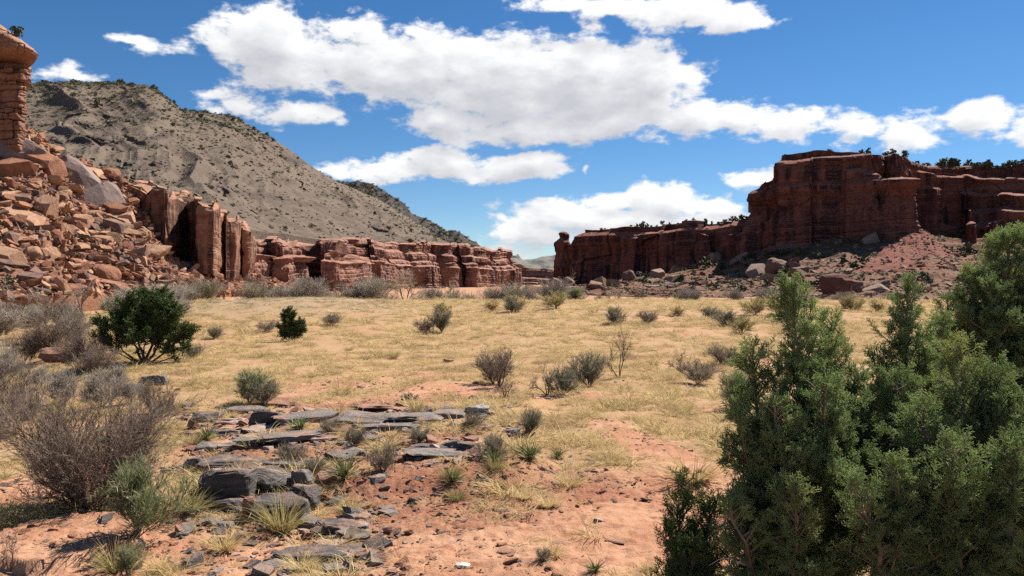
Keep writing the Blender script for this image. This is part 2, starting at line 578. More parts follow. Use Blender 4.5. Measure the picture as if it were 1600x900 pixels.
def build_cliff(name, st, mat, nv, wpp=1.2, seed=1, layers=(2, 7), joints=(5, 18), blk=2.2, lay=1.4, batter=0.12, crack=1.0,
                rough=0.5, cap=25.0, ncap=14, cap_rise=0.0, top_rag=1.0, step_top=None, shelves=(), topset=0.0, massive=0.0, alc=0.0, crackw=0.45):
    rs = np.random.RandomState(seed)
    x, y, zf, zt = densify(st, wpp)
    nu = len(x)
    # smooth tangents for the outward normal
    k = max(3, nu // 40)
    ker = np.ones(2 * k + 1) / (2 * k + 1)
    xs = np.convolve(np.pad(x, k, 'edge'), ker, 'valid'); ys = np.convolve(np.pad(y, k, 'edge'), ker, 'valid')
    tx, ty = np.gradient(xs), np.gradient(ys)
    ln = np.hypot(tx, ty) + 1e-6
    nx, ny = ty / ln, -tx / ln
    s = np.concatenate([[0], np.cumsum(np.hypot(np.diff(x), np.diff(y)))])
    v = np.linspace(0, 1, nv)
    Sg, V = np.meshgrid(s, v, indexing='ij')
    ztop = zt + top_rag * fbm(s / 9, s * 0 + seed, octv=4, seed=seed + 5)
    # blocks along the wall
    jp = np.cumsum(rs.uniform(*joints, size=int(s[-1] / joints[0]) + 8)) - joints[1]
    joff = rs.uniform(-1, 1, (len(jp) + 2, 16))
    jtop = rs.uniform(-1, 1, len(jp) + 2)
    ztop = ztop + top_rag * 0.8 * jtop[np.searchsorted(jp, s)]
    Z = zf[:, None] + V * (ztop - zf)[:, None]
    Zw = Z + 2.2 * fbm(Sg / 45, Z * 0 + 3.3, octv=3, seed=seed + 9)
    zb = np.cumsum(rs.uniform(layers[0], layers[1], 60)) + zf.min() - 12
    li = np.clip(np.searchsorted(zb, Zw), 1, len(zb) - 1)
    lt = (Zw - zb[li - 1]) / (zb[li] - zb[li - 1])
    loff = rs.uniform(-1, 1, 80)
    wt = sstep(0.62, 1.0, lt)
    vq = lambda k: sstep(.55, 1.05, (zb[np.clip(k, 0, len(zb) - 1)] - zf[:, None]) / (ztop - zf)[:, None])
    lay_v = lay * (1 - massive * (1 - sstep(.50, .66, V + .05 * vnoise(Sg / 15, Sg * 0 + 2.2, seed=seed + 77))))
    off = lay_v * (loff[li] * (1 - wt) + loff[li + 1] * wt) - topset * (vq(li) * (1 - wt) + vq(li + 1) * wt) + 0.35 * lay_v * (1 - np.abs(2 * lt - 1) ** 4) - 0.25 * lay_v
    # secondary thin bedding
    zb2 = np.cumsum(rs.uniform(0.5, 1.9, 260)) + zf.min() - 12
    l2 = np.clip(np.searchsorted(zb2, Zw), 1, len(zb2) - 1)
    lt2 = (Zw - zb2[l2 - 1]) / (zb2[l2] - zb2[l2 - 1])
    bed = vnoise(Sg / 20, Z / 9, seed=seed + 2) * 0.5 + 0.5
    off = off + bed * (0.35 * rs.uniform(-1, 1, 300)[l2] - 0.30 * (np.abs(2 * lt2 - 1) ** 5)) * rough * 1.4
    Sw = Sg + 1.8 * fbm(Sg / 7, Z / 9, octv=3, seed=seed + 20)
    ji = np.searchsorted(jp, Sw)
    lg = np.where((massive > 0) & (V < .62 + .3 * vnoise(Sg / 16, Sg * 0 + 4.4, seed=seed + 78)), 0, li // 3 % 16)
    off = off + blk * joff[ji, lg] * (0.55 + 0.45 * sstep(0, .6, V)) + 0.6 * blk * joff[ji, 15]
    jc = np.clip(ji, 1, len(jp) - 1)
    dj = np.minimum(np.abs(Sw - jp[jc - 1]), np.abs(jp[jc] - Sw))
    off = off + alc * (vnoise(Sg / 21, Z / 60, seed=seed + 80) + .5 * vnoise(Sg / 8, Z / 30, seed=seed + 81))
    off = off - crack * np.exp(-(dj / crackw) ** 2) * (0.5 + 0.5 * joff[jc, 7])
    off = off + rough * (1.6 * fbm(Sg / 11, Z / 11, octv=3, seed=seed + 30) + 0.55 * fbm(Sg / 2.2, Z / 2.6, octv=4, seed=seed + 40, ridged=True))
    off = off + batter * (1 - V) * (ztop - zf)[:, None]
    pxs = 800 + F * x / y
    for (p0, p1, v0, dep) in shelves:
        w = sstep(p0 - 3, p0 + 3, pxs) * (1 - sstep(p1 - 3, p1 + 3, pxs))
        off = off + w[:, None] * dep * (1 - sstep(v0 - 0.035, v0 + 0.03, V + 0.02 * vnoise(Sg / 8, Sg * 0 + v0, seed=seed + 70))) * (0.7 + 0.6 * vnoise(Sg / 13, Sg * 0 + 9 * v0, seed=seed + 71))
    # tuck the rim back so that it reads rounded
    off = off - 1.2 * sstep(0.93, 1.0, V) * (0.6 + 0.6 * vnoise(Sg / 6, Sg * 0, seed=seed + 50))
    X = x[:, None] + nx[:, None] * off
    Y = y[:, None] + ny[:, None] * off
    if cap > 0:
        c = (np.linspace(0, 1, ncap + 1)[1:] ** 1.6)[None, :] * cap
        rr = np.hypot(x, y)
        Xc = X[:, -1:] + (x / rr)[:, None] * c
        Yc = Y[:, -1:] + (y / rr)[:, None] * c
        Zc = Z[:, -1:] + cap_rise * c + 0.8 * fbm(Xc / 8, Yc / 8, octv=4, seed=seed + 60) * np.clip(c / 4, 0, 1)
        X, Y, Z = np.hstack([X, Xc]), np.hstack([Y, Yc]), np.hstack([Z, Zc])
    P = np.stack([X, Y, Z], -1)
    me = mesh_np(name, P.reshape(-1, 3), grid_faces(*X.shape), False, None, mat)
    o = link(name, me)
    return o, P


def loft(name, lo, up, mat, nu, nv, prof=None, amp=1.0, scl=10.0, seed=1, ledge=0.0, gully=0.0, extra=None, smooth=False, attrs=None, calm=0.0, skirt=6.0):
    """surface between two lines of (px, Y, py)"""
    def res(line):
        p = np.array([P3(a, c, b) for a, b, c in line])
        t = np.array([a for a, b, c in line], float)
        g = np.linspace(t[0], t[-1], nu)
        return np.stack([np.interp(g, t, p[:, i]) for i in range(3)], -1), g
    A, ga = res(lo)
    B, gb = res(up)
    v = np.linspace(0, 1, nv)
    vz = v if prof is None else np.interp(v, *prof)
    P = A[:, None, :] * (1 - v)[None, :, None] + B[:, None, :] * v[None, :, None]
    P[:, :, 2] = A[:, None, 2] * (1 - vz)[None, :] + B[:, None, 2] * vz[None, :]
    x, y = P[:, :, 0], P[:, :, 1]
    edge = sstep(0, 0.08, v)[None, :]
    d = amp * fbm(x / scl, y / scl, octv=6, gain=0.52, seed=seed)
    U = np.broadcast_to(np.linspace(0, 1, nu)[:, None], x.shape)
    Vg = np.broadcast_to(v[None, :], x.shape)
    if gully:
        gn = fbm(U * nu / 42.0 + 0.5 * fbm(x / 60, y / 60, octv=2, seed=seed + 3), Vg * 1.2, octv=4, seed=seed + 7, ridged=True)
        d = d + gully * (gn - 0.3) * sstep(0, .3, Vg)
    if ledge:
        zz = P[:, :, 2] + d + 2 * fbm(x / 50, y / 50, octv=3, seed=seed + 9)
        T = ledge * 3
        fr = zz / T - np.floor(zz / T)
        m = sstep(0.0, 0.35, vnoise(x / 35, y / 35, np.floor(zz / T) * 7.7, seed=seed + 11))
        d = d + ledge * m * (sstep(0.35, 0.65, fr) - fr)
    P[:, :, 2] += d * (0.25 + 0.75 * edge) * (1 - calm * sstep(.86, 1.0, Vg))
    if extra is not None:
        P = extra(P, U, Vg)
    sk = P[:, :1].copy()                     # skirt into the ground
    sk[:, :, 2] -= skirt
    sk[:, :, 1] -= 1.0
    P = np.concatenate([sk, P], 1)
    nv += 1
    U = np.hstack([U[:, :1], U]); Vg = np.hstack([Vg[:, :1], Vg])
    at = {k: f(P, U, Vg).ravel() for k, f in (attrs or {}).items()}
    me = mesh_np(name, P.reshape(-1, 3), grid_faces(nu, nv), smooth, at, mat)
    return link(name, me), P


def slope_mat(name, c1, c2, c3, c4, bd=0.4, sc=1.0, band=None):
    m, q, b = new_mat(name, 0.95, 0.1)
    pos = q.new('ShaderNodeNewGeometry').outputs['Position']
    n1 = q.noise(pos, 0.02 * sc, 6, 0.62)
    n2 = q.noise(pos, 0.12 * sc, 6, 0.65)
    n3 = q.noise(pos, 0.7 * sc, 6, 0.7)
    bands = q.noise(q.vmath('MULTIPLY', pos, (0.003, 0.003, 0.08)), sc, 4, 0.6)
    col = q.mix(q.mapr(n1, 0.38, 0.62), c1, c2)
    col = q.mix(q.mapr(q.math('MULTIPLY_ADD', n2, 0.6, q.math('MULTIPLY', bands, 0.4)), 0.48, 0.64), col, c3)
    col = q.mix(q.mapr(n3, 0.55, 0.72), col, c4)
    if band:
        col = q.mix(q.math('MULTIPLY', attr(q, 'band'), q.mapr(n3, .3, .6, .4, 1)), col, band)
    q.put(b.inputs['Base Color'], col)
    bump(q, b, n3, 0.8, bd)
    return m


M_HILL = slope_mat('grey_hill_soil', (0.162, 0.126, 0.095), (0.133, 0.102, 0.077), (0.096, 0.074, 0.059), (0.076, 0.057, 0.048), 1.2, 1.0, (0.057, 0.045, 0.043))
M_MESA = slope_mat('dark_mesa_scrub', (0.090, 0.077, 0.068), (0.072, 0.063, 0.054), (0.045, 0.047, 0.041), (0.041, 0.041, 0.036), 1.0)
M_FARHILL = slope_mat('far_hill_scrub', (0.20, 0.19, 0.16), (0.16, 0.155, 0.14), (0.12, 0.12, 0.105), (0.10, 0.105, 0.09), 1.5, 0.4)
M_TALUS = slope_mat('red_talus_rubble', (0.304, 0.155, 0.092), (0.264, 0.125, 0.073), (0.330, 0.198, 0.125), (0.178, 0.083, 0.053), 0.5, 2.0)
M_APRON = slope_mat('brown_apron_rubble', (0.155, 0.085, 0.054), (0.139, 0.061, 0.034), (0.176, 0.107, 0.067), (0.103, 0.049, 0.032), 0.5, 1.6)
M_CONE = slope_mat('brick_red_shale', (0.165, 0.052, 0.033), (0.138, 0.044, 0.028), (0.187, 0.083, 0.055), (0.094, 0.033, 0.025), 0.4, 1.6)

# far hill in the gap, and the dark mesa behind the grey hill
far_hill, _ = loft('hill', [(760, 2200, 450), (930, 2200, 450)], [(760, 2700, 396), (800, 2700, 400), (825, 2700, 403), (850, 2700, 400), (930, 2700, 402)],
                   M_FARHILL, 90, 50, amp=9, scl=160, seed=71, gully=14)
tag(far_hill, 'hazy grey hill far off in the gap between the cliffs', 'hill', kind='structure')
mesa, P_MESA = loft('mesa', [(300, 900, 420), (560, 1000, 440), (820, 1100, 440)],
                    [(300, 1250, 278), (480, 1250, 284), (552, 1250, 286), (582, 1250, 290), (612, 1250, 303), (650, 1250, 333), (668, 1250, 341), (700, 1250, 361),
                     (718, 1250, 363), (745, 1250, 378), (756, 1250, 388), (770, 1250, 410), (820, 1250, 432)],
                    M_MESA, 240, 80, amp=7, scl=60, seed=72, gully=10)
tag(mesa, 'dark scrub covered mesa behind the grey hill', 'mesa', kind='structure')

# grey hill on the left
HILL_LO = [(-420, 190, 330), (0, 215, 318), (150, 225, 322), (250, 222, 326), (340, 226, 346), (420, 262, 366), (500, 300, 372), (620, 385, 376), (740, 500, 386), (800, 540, 410)]
HILL_UP = [(-420, 640, 140), (20, 620, 128), (60, 618, 127), (110, 618, 128), (180, 620, 128), (228, 620, 134), (246, 622, 143), (285, 630, 172), (330, 640, 175), (365, 645, 181), (402, 650, 202),
           (450, 655, 230), (492, 660, 262), (540, 670, 287), (590, 675, 311), (640, 680, 340), (690, 685, 372), (740, 690, 396), (800, 690, 425)]


def hill_extra(P, U, V):
    # a rim band and a broken ledge half way up
    px = 800 + F * P[:, :, 0] / P[:, :, 1]
    P[:, :, 1] -= 4.0 * hill_bands(P, U, V)
    return P


def hill_bands(P, U, V):
    px = 800 + F * P[:, :, 0] / P[:, :, 1]
    py = HY - F * (P[:, :, 2] - ZC) / P[:, :, 1]
    m = np.zeros_like(px)
    for (x0, x1, y0, sl, wd, st, sd_) in [(40, 250, 133, .02, 3.0, 1.0, 1), (95, 275, 178, .03, 2.0, .7, 2), (105, 245, 191, .0, 4.0, 1.0, 3), (90, 300, 218, -.03, 4.5, 1.0, 4), (180, 420, 250, .12, 3, .6, 5), (370, 480, 226, .28, 5.0, .9, 6), (290, 400, 190, .1, 2.5, .5, 7), (560, 720, 352, .12, 2.5, .8, 8), (330, 520, 290, .2, 2.5, .5, 9)]:
        yy = y0 + sl * (px - x0) + 3.5 * vnoise(px / 23, px * 0, seed=90 + sd_)
        w = sstep(x0 - 15, x0 + 15, px) * (1 - sstep(x1 - 20, x1 + 20, px))
        w = w * sstep(-.25, .15, vnoise(px / 15, py / 9, seed=120 + sd_))
        m = np.maximum(m, st * w * np.exp(-((py - yy) / wd) ** 2))
    return m


grey_hill, P_HILL = loft('hill', HILL_LO, HILL_UP, M_HILL, 520, 240, prof=([0, .2, .5, .8, .93, 1], [0, .15, .45, .78, .93, 1]), amp=5.0, scl=38, seed=73,
                         ledge=0.5, gully=6.5, calm=.65, extra=hill_extra, attrs={'band': hill_bands})
tag(grey_hill, 'tall tan grey hillside dotted with dark scrub at the left', 'hill', kind='structure')

# distant ledges in the gap
gap_cliff, _ = build_cliff('cliff', [(770, 800, 452, 408), (800, 800, 452, 410), (822, 790, 452, 418), (850, 780, 452, 421), (880, 760, 452, 424), (960, 740, 452, 424)],
                           M_RED_FAR, 50, 1.4, seed=5, layers=(3, 9), joints=(10, 40), blk=6, lay=5, batter=0.9, rough=1.2, cap=120, top_rag=2)
tag(gap_cliff, 'small distant red ledges low in the gap', 'cliff', kind='structure')

# left cliff band running away to the gap
LBAND = [(330, 176, 432, 338), (350, 184, 436, 346), (383, 206, 440, 364), (386, 200, 440, 364), (393, 201, 441, 366), (420, 228, 445, 372), (424, 219, 446, 373), (456, 221, 447, 374), (497, 268, 449, 376), (501, 255, 449, 376), (527, 258, 450, 376),
         (578, 322, 450, 377), (582, 310, 451, 377), (601, 312, 451, 378), (640, 372, 452, 380), (644, 362, 452, 380), (655, 364, 452, 380), (715, 432, 453, 385), (719, 420, 453, 386), (736, 424, 453, 387), (795, 500, 452, 392), (799, 590, 450, 399), (800, 720, 450, 405)]
left_band, P_LBAND = build_cliff('cliff', LBAND, M_RED_FAR, 130, 1.0, seed=12, topset=4.0, massive=.8, layers=(2.0, 6.0), joints=(7, 42), blk=1.7, lay=1.7, batter=0.06, alc=4.5, crack=4.5, crackw=.9, rough=0.9,
                                 cap=40, cap_rise=0.07, top_rag=1.6)
tag(left_band, 'long low red sandstone cliff at the foot of the grey hill', 'cliff', kind='structure')
# dark jointed buttresses nearer, at the end of the boulder slope
LBUT = [(196, 172, 360, 294), (234, 180, 388, 293), (238, 160, 400, 295), (258, 158, 408, 298), (299, 176, 416, 306), (303, 170, 417, 310), (313, 158, 426, 320), (331, 158, 430, 322), (350, 175, 434, 329), (353, 171, 435, 336), (360, 172, 436, 338), (376, 198, 440, 350), (379, 194, 440, 354), (386, 195, 440, 356), (394, 216, 441, 365)]
left_but, P_LBUT = build_cliff('cliff', LBUT, M_RED, 170, 0.8, seed=23, layers=(7, 16), joints=(5, 14), blk=1.0, lay=0.45, batter=0.03, crack=1.2, rough=0.4,
                               cap=22, cap_rise=0.12, top_rag=1.6)
tag(left_but, 'dark streaked buttresses of red rock at the end of the boulder slope', 'cliff', kind='structure')

# boulder slope on the left
TAL_LO = [(-460, 78, 470), (-100, 96, 470), (0, 104, 466), (100, 112, 462), (200, 124, 460), (300, 142, 456), (380, 170, 456), (460, 205, 456), (560, 270, 454), (700, 370, 454), (800, 450, 453)]
TAL_UP = [(-460, 140, 190), (-100, 160, 198), (0, 160, 196), (50, 160, 208), (90, 164, 236), (130, 170, 254), (160, 172, 268), (200, 170, 286), (225, 166, 330), (245, 160, 372), (262, 159, 402), (300, 162, 414), (345, 182, 424), (400, 214, 436),
          (460, 255, 443), (560, 330, 447), (700, 418, 450), (800, 472, 450)]
talus, P_TAL = loft('slope', TAL_LO, TAL_UP, M_TALUS, 420, 190, prof=([0, .15, .5, 1], [0, .07, .42, 1]), amp=2.0, scl=13, seed=75, ledge=0.9)
tag(talus, 'red rubble slope under the left cliffs', 'slope', kind='structure')
# slick rock shoulder above the boulders
shelf, P_SHELF = loft('slope', [(-420, 158, 205), (0, 158, 205), (60, 160, 222), (130, 168, 258), (200, 168, 290), (235, 163, 306), (262, 168, 308), (300, 177, 318), (338, 184, 334)],
                      [(-420, 230, 280), (0, 230, 286), (60, 230, 288), (130, 230, 292), (200, 230, 300), (240, 230, 310), (280, 230, 322), (338, 235, 345)], M_RED, 200, 40, amp=1.6, scl=12, seed=77, ledge=1.0, skirt=5.0)
tag(shelf, 'flat ledge of pale red rock behind the buttresses', 'ledge', kind='structure')

# butte at the left frame edge
def crag(name, prof, Y, depth, mat, seed, recess=(), M=150, step=1.0, parent=None, amp=1.0, rnd=2.2):
    """rock mass with a fractured front: outline (photo px at depth Y) of real size, front relief, sides running back"""
    pr = np.array(prof, float)
    B = []
    for a, b in zip(pr, np.roll(pr, -1, 0)):
        n = max(2, int(np.hypot(*(b - a)) / step))
        if a[0] < -120 and b[0] < -120:
            n = max(2, n // 6)
        t = np.linspace(0, 1, n, endpoint=False)[:, None]
        B.append(a + (b - a) * t)
    B = np.vstack(B)
    nb = len(B)
    jag = 0.8 * fbm(B[:, 0] / 6, B[:, 1] / 6, octv=4, seed=seed)
    c = np.array((pr[:, 0].mean() * .5 - 20, pr[:, 1].mean()))
    d = B - c
    B = B + d / np.linalg.norm(d, axis=1, keepdims=True) * jag[:, None]
    r = np.linspace(1, 0.0, M)
    G = c[None, None, :] + (B - c)[:, None, :] * r[None, :, None]
    px, py = G[:, :, 0], G[:, :, 1]
    # fractured faces: plates with their own set-back, thin bedding, joints
    wx = px + 2.5 * fbm(px / 14, py / 14, octv=3, seed=seed + 1); wy = py + 2.0 * fbm(px / 14, py / 14, octv=3, seed=seed + 2)
    rs = np.random.RandomState(seed)
    yb = np.cumsum(rs.uniform(5, 19, 60)) - 60
    li = np.searchsorted(yb, wy)
    cell = np.floor(wx / 13.0 + rs.uniform(0, 1, 80)[li])
    plate = _hash(cell.astype(np.int64), li.astype(np.int64), np.zeros_like(li), seed) - .5
    edge = np.minimum(np.abs(wy - yb[np.clip(li - 1, 0, 59)]), np.abs(yb[np.clip(li, 0, 59)] - wy))
    D = amp * (1.3 * plate + 0.5 * np.exp(-(edge / .8) ** 2) + 0.35 * fbm(px / 5, py / 3, octv=5, seed=seed + 4) + .8 * fbm(px / 30, py / 30, octv=2, seed=seed + 5))
    for y0, y1, dep in recess:
        yy = py + 3 * vnoise(px / 12, py * 0, seed=seed + 6)
        D = D + dep * sstep(y0 - 1.5, y0 + 1.5, yy) * (1 - sstep(y1 - 3, y1 + 3, yy))
    inset = (1 - r)[None, :] * np.linalg.norm(B - c, axis=1)[:, None] * Y / F
    D = D + rnd * (1 - np.clip(inset / rnd, 0, 1)) ** 2
    YY = Y + D
    X, Z = (Y + .92 * D) * (px - 800) / F, ZC + Y * (HY - py) / F
    front = np.stack([X, YY, Z], -1)
    k = np.linspace(0, 1, 9)[1:][None, :]
    Xb = np.repeat(X[:, :1], 8, 1) - k * depth * .88
    back = np.stack([Xb + .5 * fbm(YY[:, :1] + k * 9, Z[:, :1] / 2, octv=3, seed=seed + 8), YY[:, :1] + k * depth, np.repeat(Z[:, :1], 8, 1)], -1)
    P = np.concatenate([back[:, ::-1], front], 1)
    n2 = P.shape[1]
    i = np.arange(nb * n2).reshape(nb, n2)
    jn = np.roll(i, -1, 0)
    Fq = np.stack([i[:, :-1], i[:, 1:], jn[:, 1:], jn[:, :-1]], -1).reshape(-1, 4)
    return link(name, mesh_np(name, P.reshape(-1, 3), Fq, False, None, mat), None, parent)


body = [(47, 74), (46, 92), (49, 100), (47, 112), (48, 126), (41, 131), (40, 150), (42, 170), (38, 186), (40, 204), (36, 218), (36, 240), (-60, 250), (-260, 255), (-260, 40), (-60, 40), (0, 50), (30, 66)]
butte = crag('butte', body, 148.0, 34.0, M_BUTTE, 31, recess=[(84, 104, 2.2), (124, 131, .8)])
tag(butte, 'tall red rock butte with an overhanging cap at the left edge', 'butte', kind='structure')
capp = [(59, 77), (53, 70), (46, 64), (36, 56), (24, 47), (14, 39), (7, 33), (0, 29), (-20, 18), (-60, 12), (-260, 0), (-260, 80), (-60, 82), (0, 82), (24, 84), (40, 86), (50, 85), (57, 82)]
crag('cap_rock', capp, 144.5, 34.0, M_BUTTE, 37, M=120, parent=butte, amp=.45, rnd=3.5)

# right side: low wall with the pinnacle, then the high mesa
RLOW = [(893, 470, 446, 396), (897, 440, 446, 391), (900, 428, 446, 380), (903, 425, 446, 364), (911, 424, 447, 357), (960, 414, 442, 356), (1010, 402, 432, 352), (1060, 392, 426, 350),
        (1110, 380, 420, 346), (1150, 368, 415, 345), (1176, 366, 412, 345)]
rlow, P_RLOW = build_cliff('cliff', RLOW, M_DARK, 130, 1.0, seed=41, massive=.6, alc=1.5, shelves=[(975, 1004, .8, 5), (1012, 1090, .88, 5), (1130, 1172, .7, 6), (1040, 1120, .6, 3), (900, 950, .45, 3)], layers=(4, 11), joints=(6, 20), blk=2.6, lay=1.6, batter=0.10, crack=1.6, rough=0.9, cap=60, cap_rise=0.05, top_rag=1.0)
tag(rlow, 'low shadowed red cliff stretching from the pinnacle to the high mesa', 'cliff', kind='structure')
RHIGH = [(1140, 400, 420, 344), (1148, 372, 416, 342), (1162, 352, 412, 326), (1168, 346, 411, 318), (1170, 344, 410, 299), (1184, 342, 408, 295), (1200, 340, 406, 283), (1208, 338, 405, 280), (1211, 334, 404, 264), (1217, 332, 404, 242), (1222, 330, 403, 239), (1262, 326, 402, 235),
         (1300, 322, 402, 232), (1350, 316, 402, 235), (1378, 313, 402, 236), (1383, 320, 402, 240), (1398, 310, 402, 236), (1412, 310, 400, 237), (1420, 330, 398, 247), (1450, 345, 394, 254), (1500, 345, 390, 256),
         (1560, 335, 388, 260), (1640, 322, 388, 262), (1800, 310, 390, 262), (2000, 290, 395, 262)]
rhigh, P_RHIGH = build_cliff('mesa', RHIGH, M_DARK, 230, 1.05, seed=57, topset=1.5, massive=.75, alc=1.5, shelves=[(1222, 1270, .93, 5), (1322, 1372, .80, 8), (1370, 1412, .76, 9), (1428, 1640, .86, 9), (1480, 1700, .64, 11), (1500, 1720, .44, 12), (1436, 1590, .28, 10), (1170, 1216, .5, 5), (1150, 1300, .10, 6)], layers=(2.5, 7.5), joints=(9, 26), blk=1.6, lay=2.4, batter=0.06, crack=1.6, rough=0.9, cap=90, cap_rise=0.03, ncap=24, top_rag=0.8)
tag(rhigh, 'high flat topped red mesa with shadowed cliffs at the right', 'mesa', kind='structure')


def pinnacle():
    # stacked column with a knob leaning left on top
    rows = [(448, 866, 898), (440, 866, 898), (425, 864, 899), (412, 865, 898), (404, 867, 896), (396, 868, 894), (390, 867, 891), (384, 866, 891), (379, 867, 890), (375, 871, 889), (371, 875, 890), (367, 874, 889), (364, 873, 887), (362, 877, 884)]
    Yd = 436.0
    na = 48
    py = np.array([r[0] for r in rows], float); xl = np.array([r[1] for r in rows], float); xr = np.array([r[2] for r in rows], float)
    g = np.linspace(448, 362, 110)
    L, R = np.interp(-g, -py, xl), np.interp(-g, -py, xr)
    z = ZC + Yd * (HY - g) / F
    cx, rx = ((L + R) / 2 - 800) * Yd / F, (R - L) / 2 * Yd / F
    a = np.linspace(0, 2 * math.pi, na, endpoint=False)
    A, Z = np.meshgrid(a, z)
    rr = rx[:, None] * (1 + 0.16 * fbm(np.cos(A) * 2, np.sin(A) * 2, Z / 5, octv=4, seed=6))
    lay = 0.35 * np.sin(Z * 1.3 + 1.5 * vnoise(Z / 3, A * 0)) ** 3
    rr = rr + lay * 0.6
    X = cx[:, None] + rr * np.cos(A)
    Y = Yd + rr * 1.15 * np.sin(A)
    V = np.stack([X, Y, Z], -1).reshape(-1, 3)
    i = np.arange(len(z) * na).reshape(len(z), na)
    j = np.roll(i, -1, 1)
    Fq = np.stack([i[:-1], j[:-1], j[1:], i[1:]], -1).reshape(-1, 4)
    V = np.vstack([V, [[cx[-1], Yd, z[-1] + .2]]])
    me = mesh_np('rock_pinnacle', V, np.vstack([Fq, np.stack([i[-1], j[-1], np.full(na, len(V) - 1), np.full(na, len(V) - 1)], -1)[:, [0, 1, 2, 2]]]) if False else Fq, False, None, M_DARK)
    o = link('rock_pinnacle', me)
    tag(o, 'slender dark rock pinnacle with a knob on top at the end of the low right cliff', 'rock pinnacle', kind='structure')


pinnacle()

# apron of rubble under the right cliffs
APR_LO = [(820, 190, 464), (900, 180, 463), (1000, 160, 465), (1100, 150, 466), (1200, 142, 467), (1350, 135, 468), (1500, 125, 470), (1700, 115, 475), (2000, 105, 480)]
APR_UP = [(820, 450, 449), (880, 428, 447), (960, 414, 440), (1010, 402, 428), (1060, 392, 415), (1110, 380, 403), (1150, 366, 394), (1200, 340, 378), (1300, 322, 370), (1400, 310, 364), (1440, 336, 352), (1500, 346, 350), (1600, 332, 346), (1800, 312, 350), (2000, 292, 370)]
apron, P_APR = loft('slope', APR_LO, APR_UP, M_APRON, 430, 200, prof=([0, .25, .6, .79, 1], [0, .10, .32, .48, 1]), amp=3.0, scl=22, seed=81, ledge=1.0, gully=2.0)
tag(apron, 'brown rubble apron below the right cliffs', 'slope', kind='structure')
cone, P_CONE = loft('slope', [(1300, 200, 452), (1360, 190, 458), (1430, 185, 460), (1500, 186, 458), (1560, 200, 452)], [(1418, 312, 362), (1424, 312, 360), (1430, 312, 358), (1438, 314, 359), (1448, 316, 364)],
                    M_CONE, 110, 140, amp=1.5, scl=11, seed=83, ledge=1.6, extra=None)
tag(cone, 'brick red shale cone spilling from a notch in the right mesa', 'slope', kind='structure')
# ------------------------------------------------------------------ loose rocks
def ico(sub):
    bm = bmesh.new()
    bmesh.ops.create_icosphere(bm, subdivisions=sub, radius=1.0)
    V = np.array([v.co[:] for v in bm.verts])
    Fq = np.array([[v.index for v in f.verts] for f in bm.faces])
    bm.free()
    return V, Fq


ICO = {k: ico(k) for k in (2, 3, 4, 5)}


def rockform(seed, sub, dims, ncut=9, rough=0.04, strata=0.0, boxy=0.55, dlo=0.5, dhi=0.82):
    """angular block: rounded box trimmed by random planes, weathered"""
    rs = np.random.RandomState(seed)
    V, Fq = ICO[sub]
    p = np.sign(V) * np.abs(V) ** boxy
    p = p / np.abs(p).max()
    for _ in range(ncut):
        n = rs.normal(size=3)
        n /= np.linalg.norm(n)
        d = rs.uniform(dlo, dhi) * np.abs(n).sum() ** 0.6
        e = np.clip(p @ n - d, 0, None)
        p = p - e[:, None] * n[None, :]
    k = 1 + rough * fbm(p[:, 0] * 2.2 + seed, p[:, 1] * 2.2, p[:, 2] * 2.2, octv=4, seed=seed)
    if strata:
        k = k + strata * np.sin(p[:, 2] * 9 + 2 * vnoise(p[:, 0] * 2, p[:, 1] * 2, seed=seed)) ** 3 * (1 - np.abs(V[:, 2]) ** 2)
    p = p * k[:, None] * np.array(dims)[None, :] * 0.5
    return p, Fq


def hullrock(seed, dims, chop=5, jit=0.22):
    """broken block: box corners knocked about and chipped, closed by a hull"""
    rs = np.random.RandomState(seed)
    pts = []
    for sx in (-1, 1):
        for sy in (-1, 1):
            for sz in (-1, 1):
                c = np.array((sx, sy, sz)) * (1 - rs.uniform(0, jit * 1.6, 3))
                if rs.rand() < chop / 8:
                    for ax in range(3):
                        k = c.copy()
                        k[ax] *= 1 - rs.uniform(.25, .75)
                        pts.append(k)
                else:
                    pts.append(c)
    sh = rs.normal(size=(3, 3)) * .14 + np.eye(3)
    bm = bmesh.new()
    for p in np.array(pts) @ sh:
        bm.verts.new(p * np.array(dims) * .5)
    bmesh.ops.convex_hull(bm, input=bm.verts[:])
    bmesh.ops.triangulate(bm, faces=bm.faces[:])
    bmesh.ops.delete(bm, geom=[v for v in bm.verts if not v.link_faces], context='VERTS')
    bm.verts.index_update()
    V = np.array([v.co[:] for v in bm.verts]); Fq = np.array([[v.index for v in f.verts] for f in bm.faces])
    bm.free()
    return V, Fq


def mat_boulder(name, a, b, v, amt):
    m, q, bs = new_mat(name, 0.92, 0.15)
    oi = q.new('ShaderNodeObjectInfo')
    pos = q.new('ShaderNodeNewGeometry').outputs['Position']
    n = q.noise(pos, 0.5, 5, 0.6)
    n2 = q.noise(pos, 3.0, 5, 0.65)
    col = q.mix(q.mapr(n2, 0.3, 0.7), a, b)
    col = q.mix(q.math('MULTIPLY', q.mapr(n, 0.45, 0.6, 0, 1, True), amt), col, v)
    col = q.mix(q.math('MULTIPLY', oi.outputs['Random'], 0.35), col, (a[0] * 0.6, a[1] * 0.55, a[2] * 0.55))
    q.put(bs.inputs['Base Color'], col)
    bump(q, bs, q.noise(pos, 2.0, 8, 0.7), 0.8, 0.3)
    return m


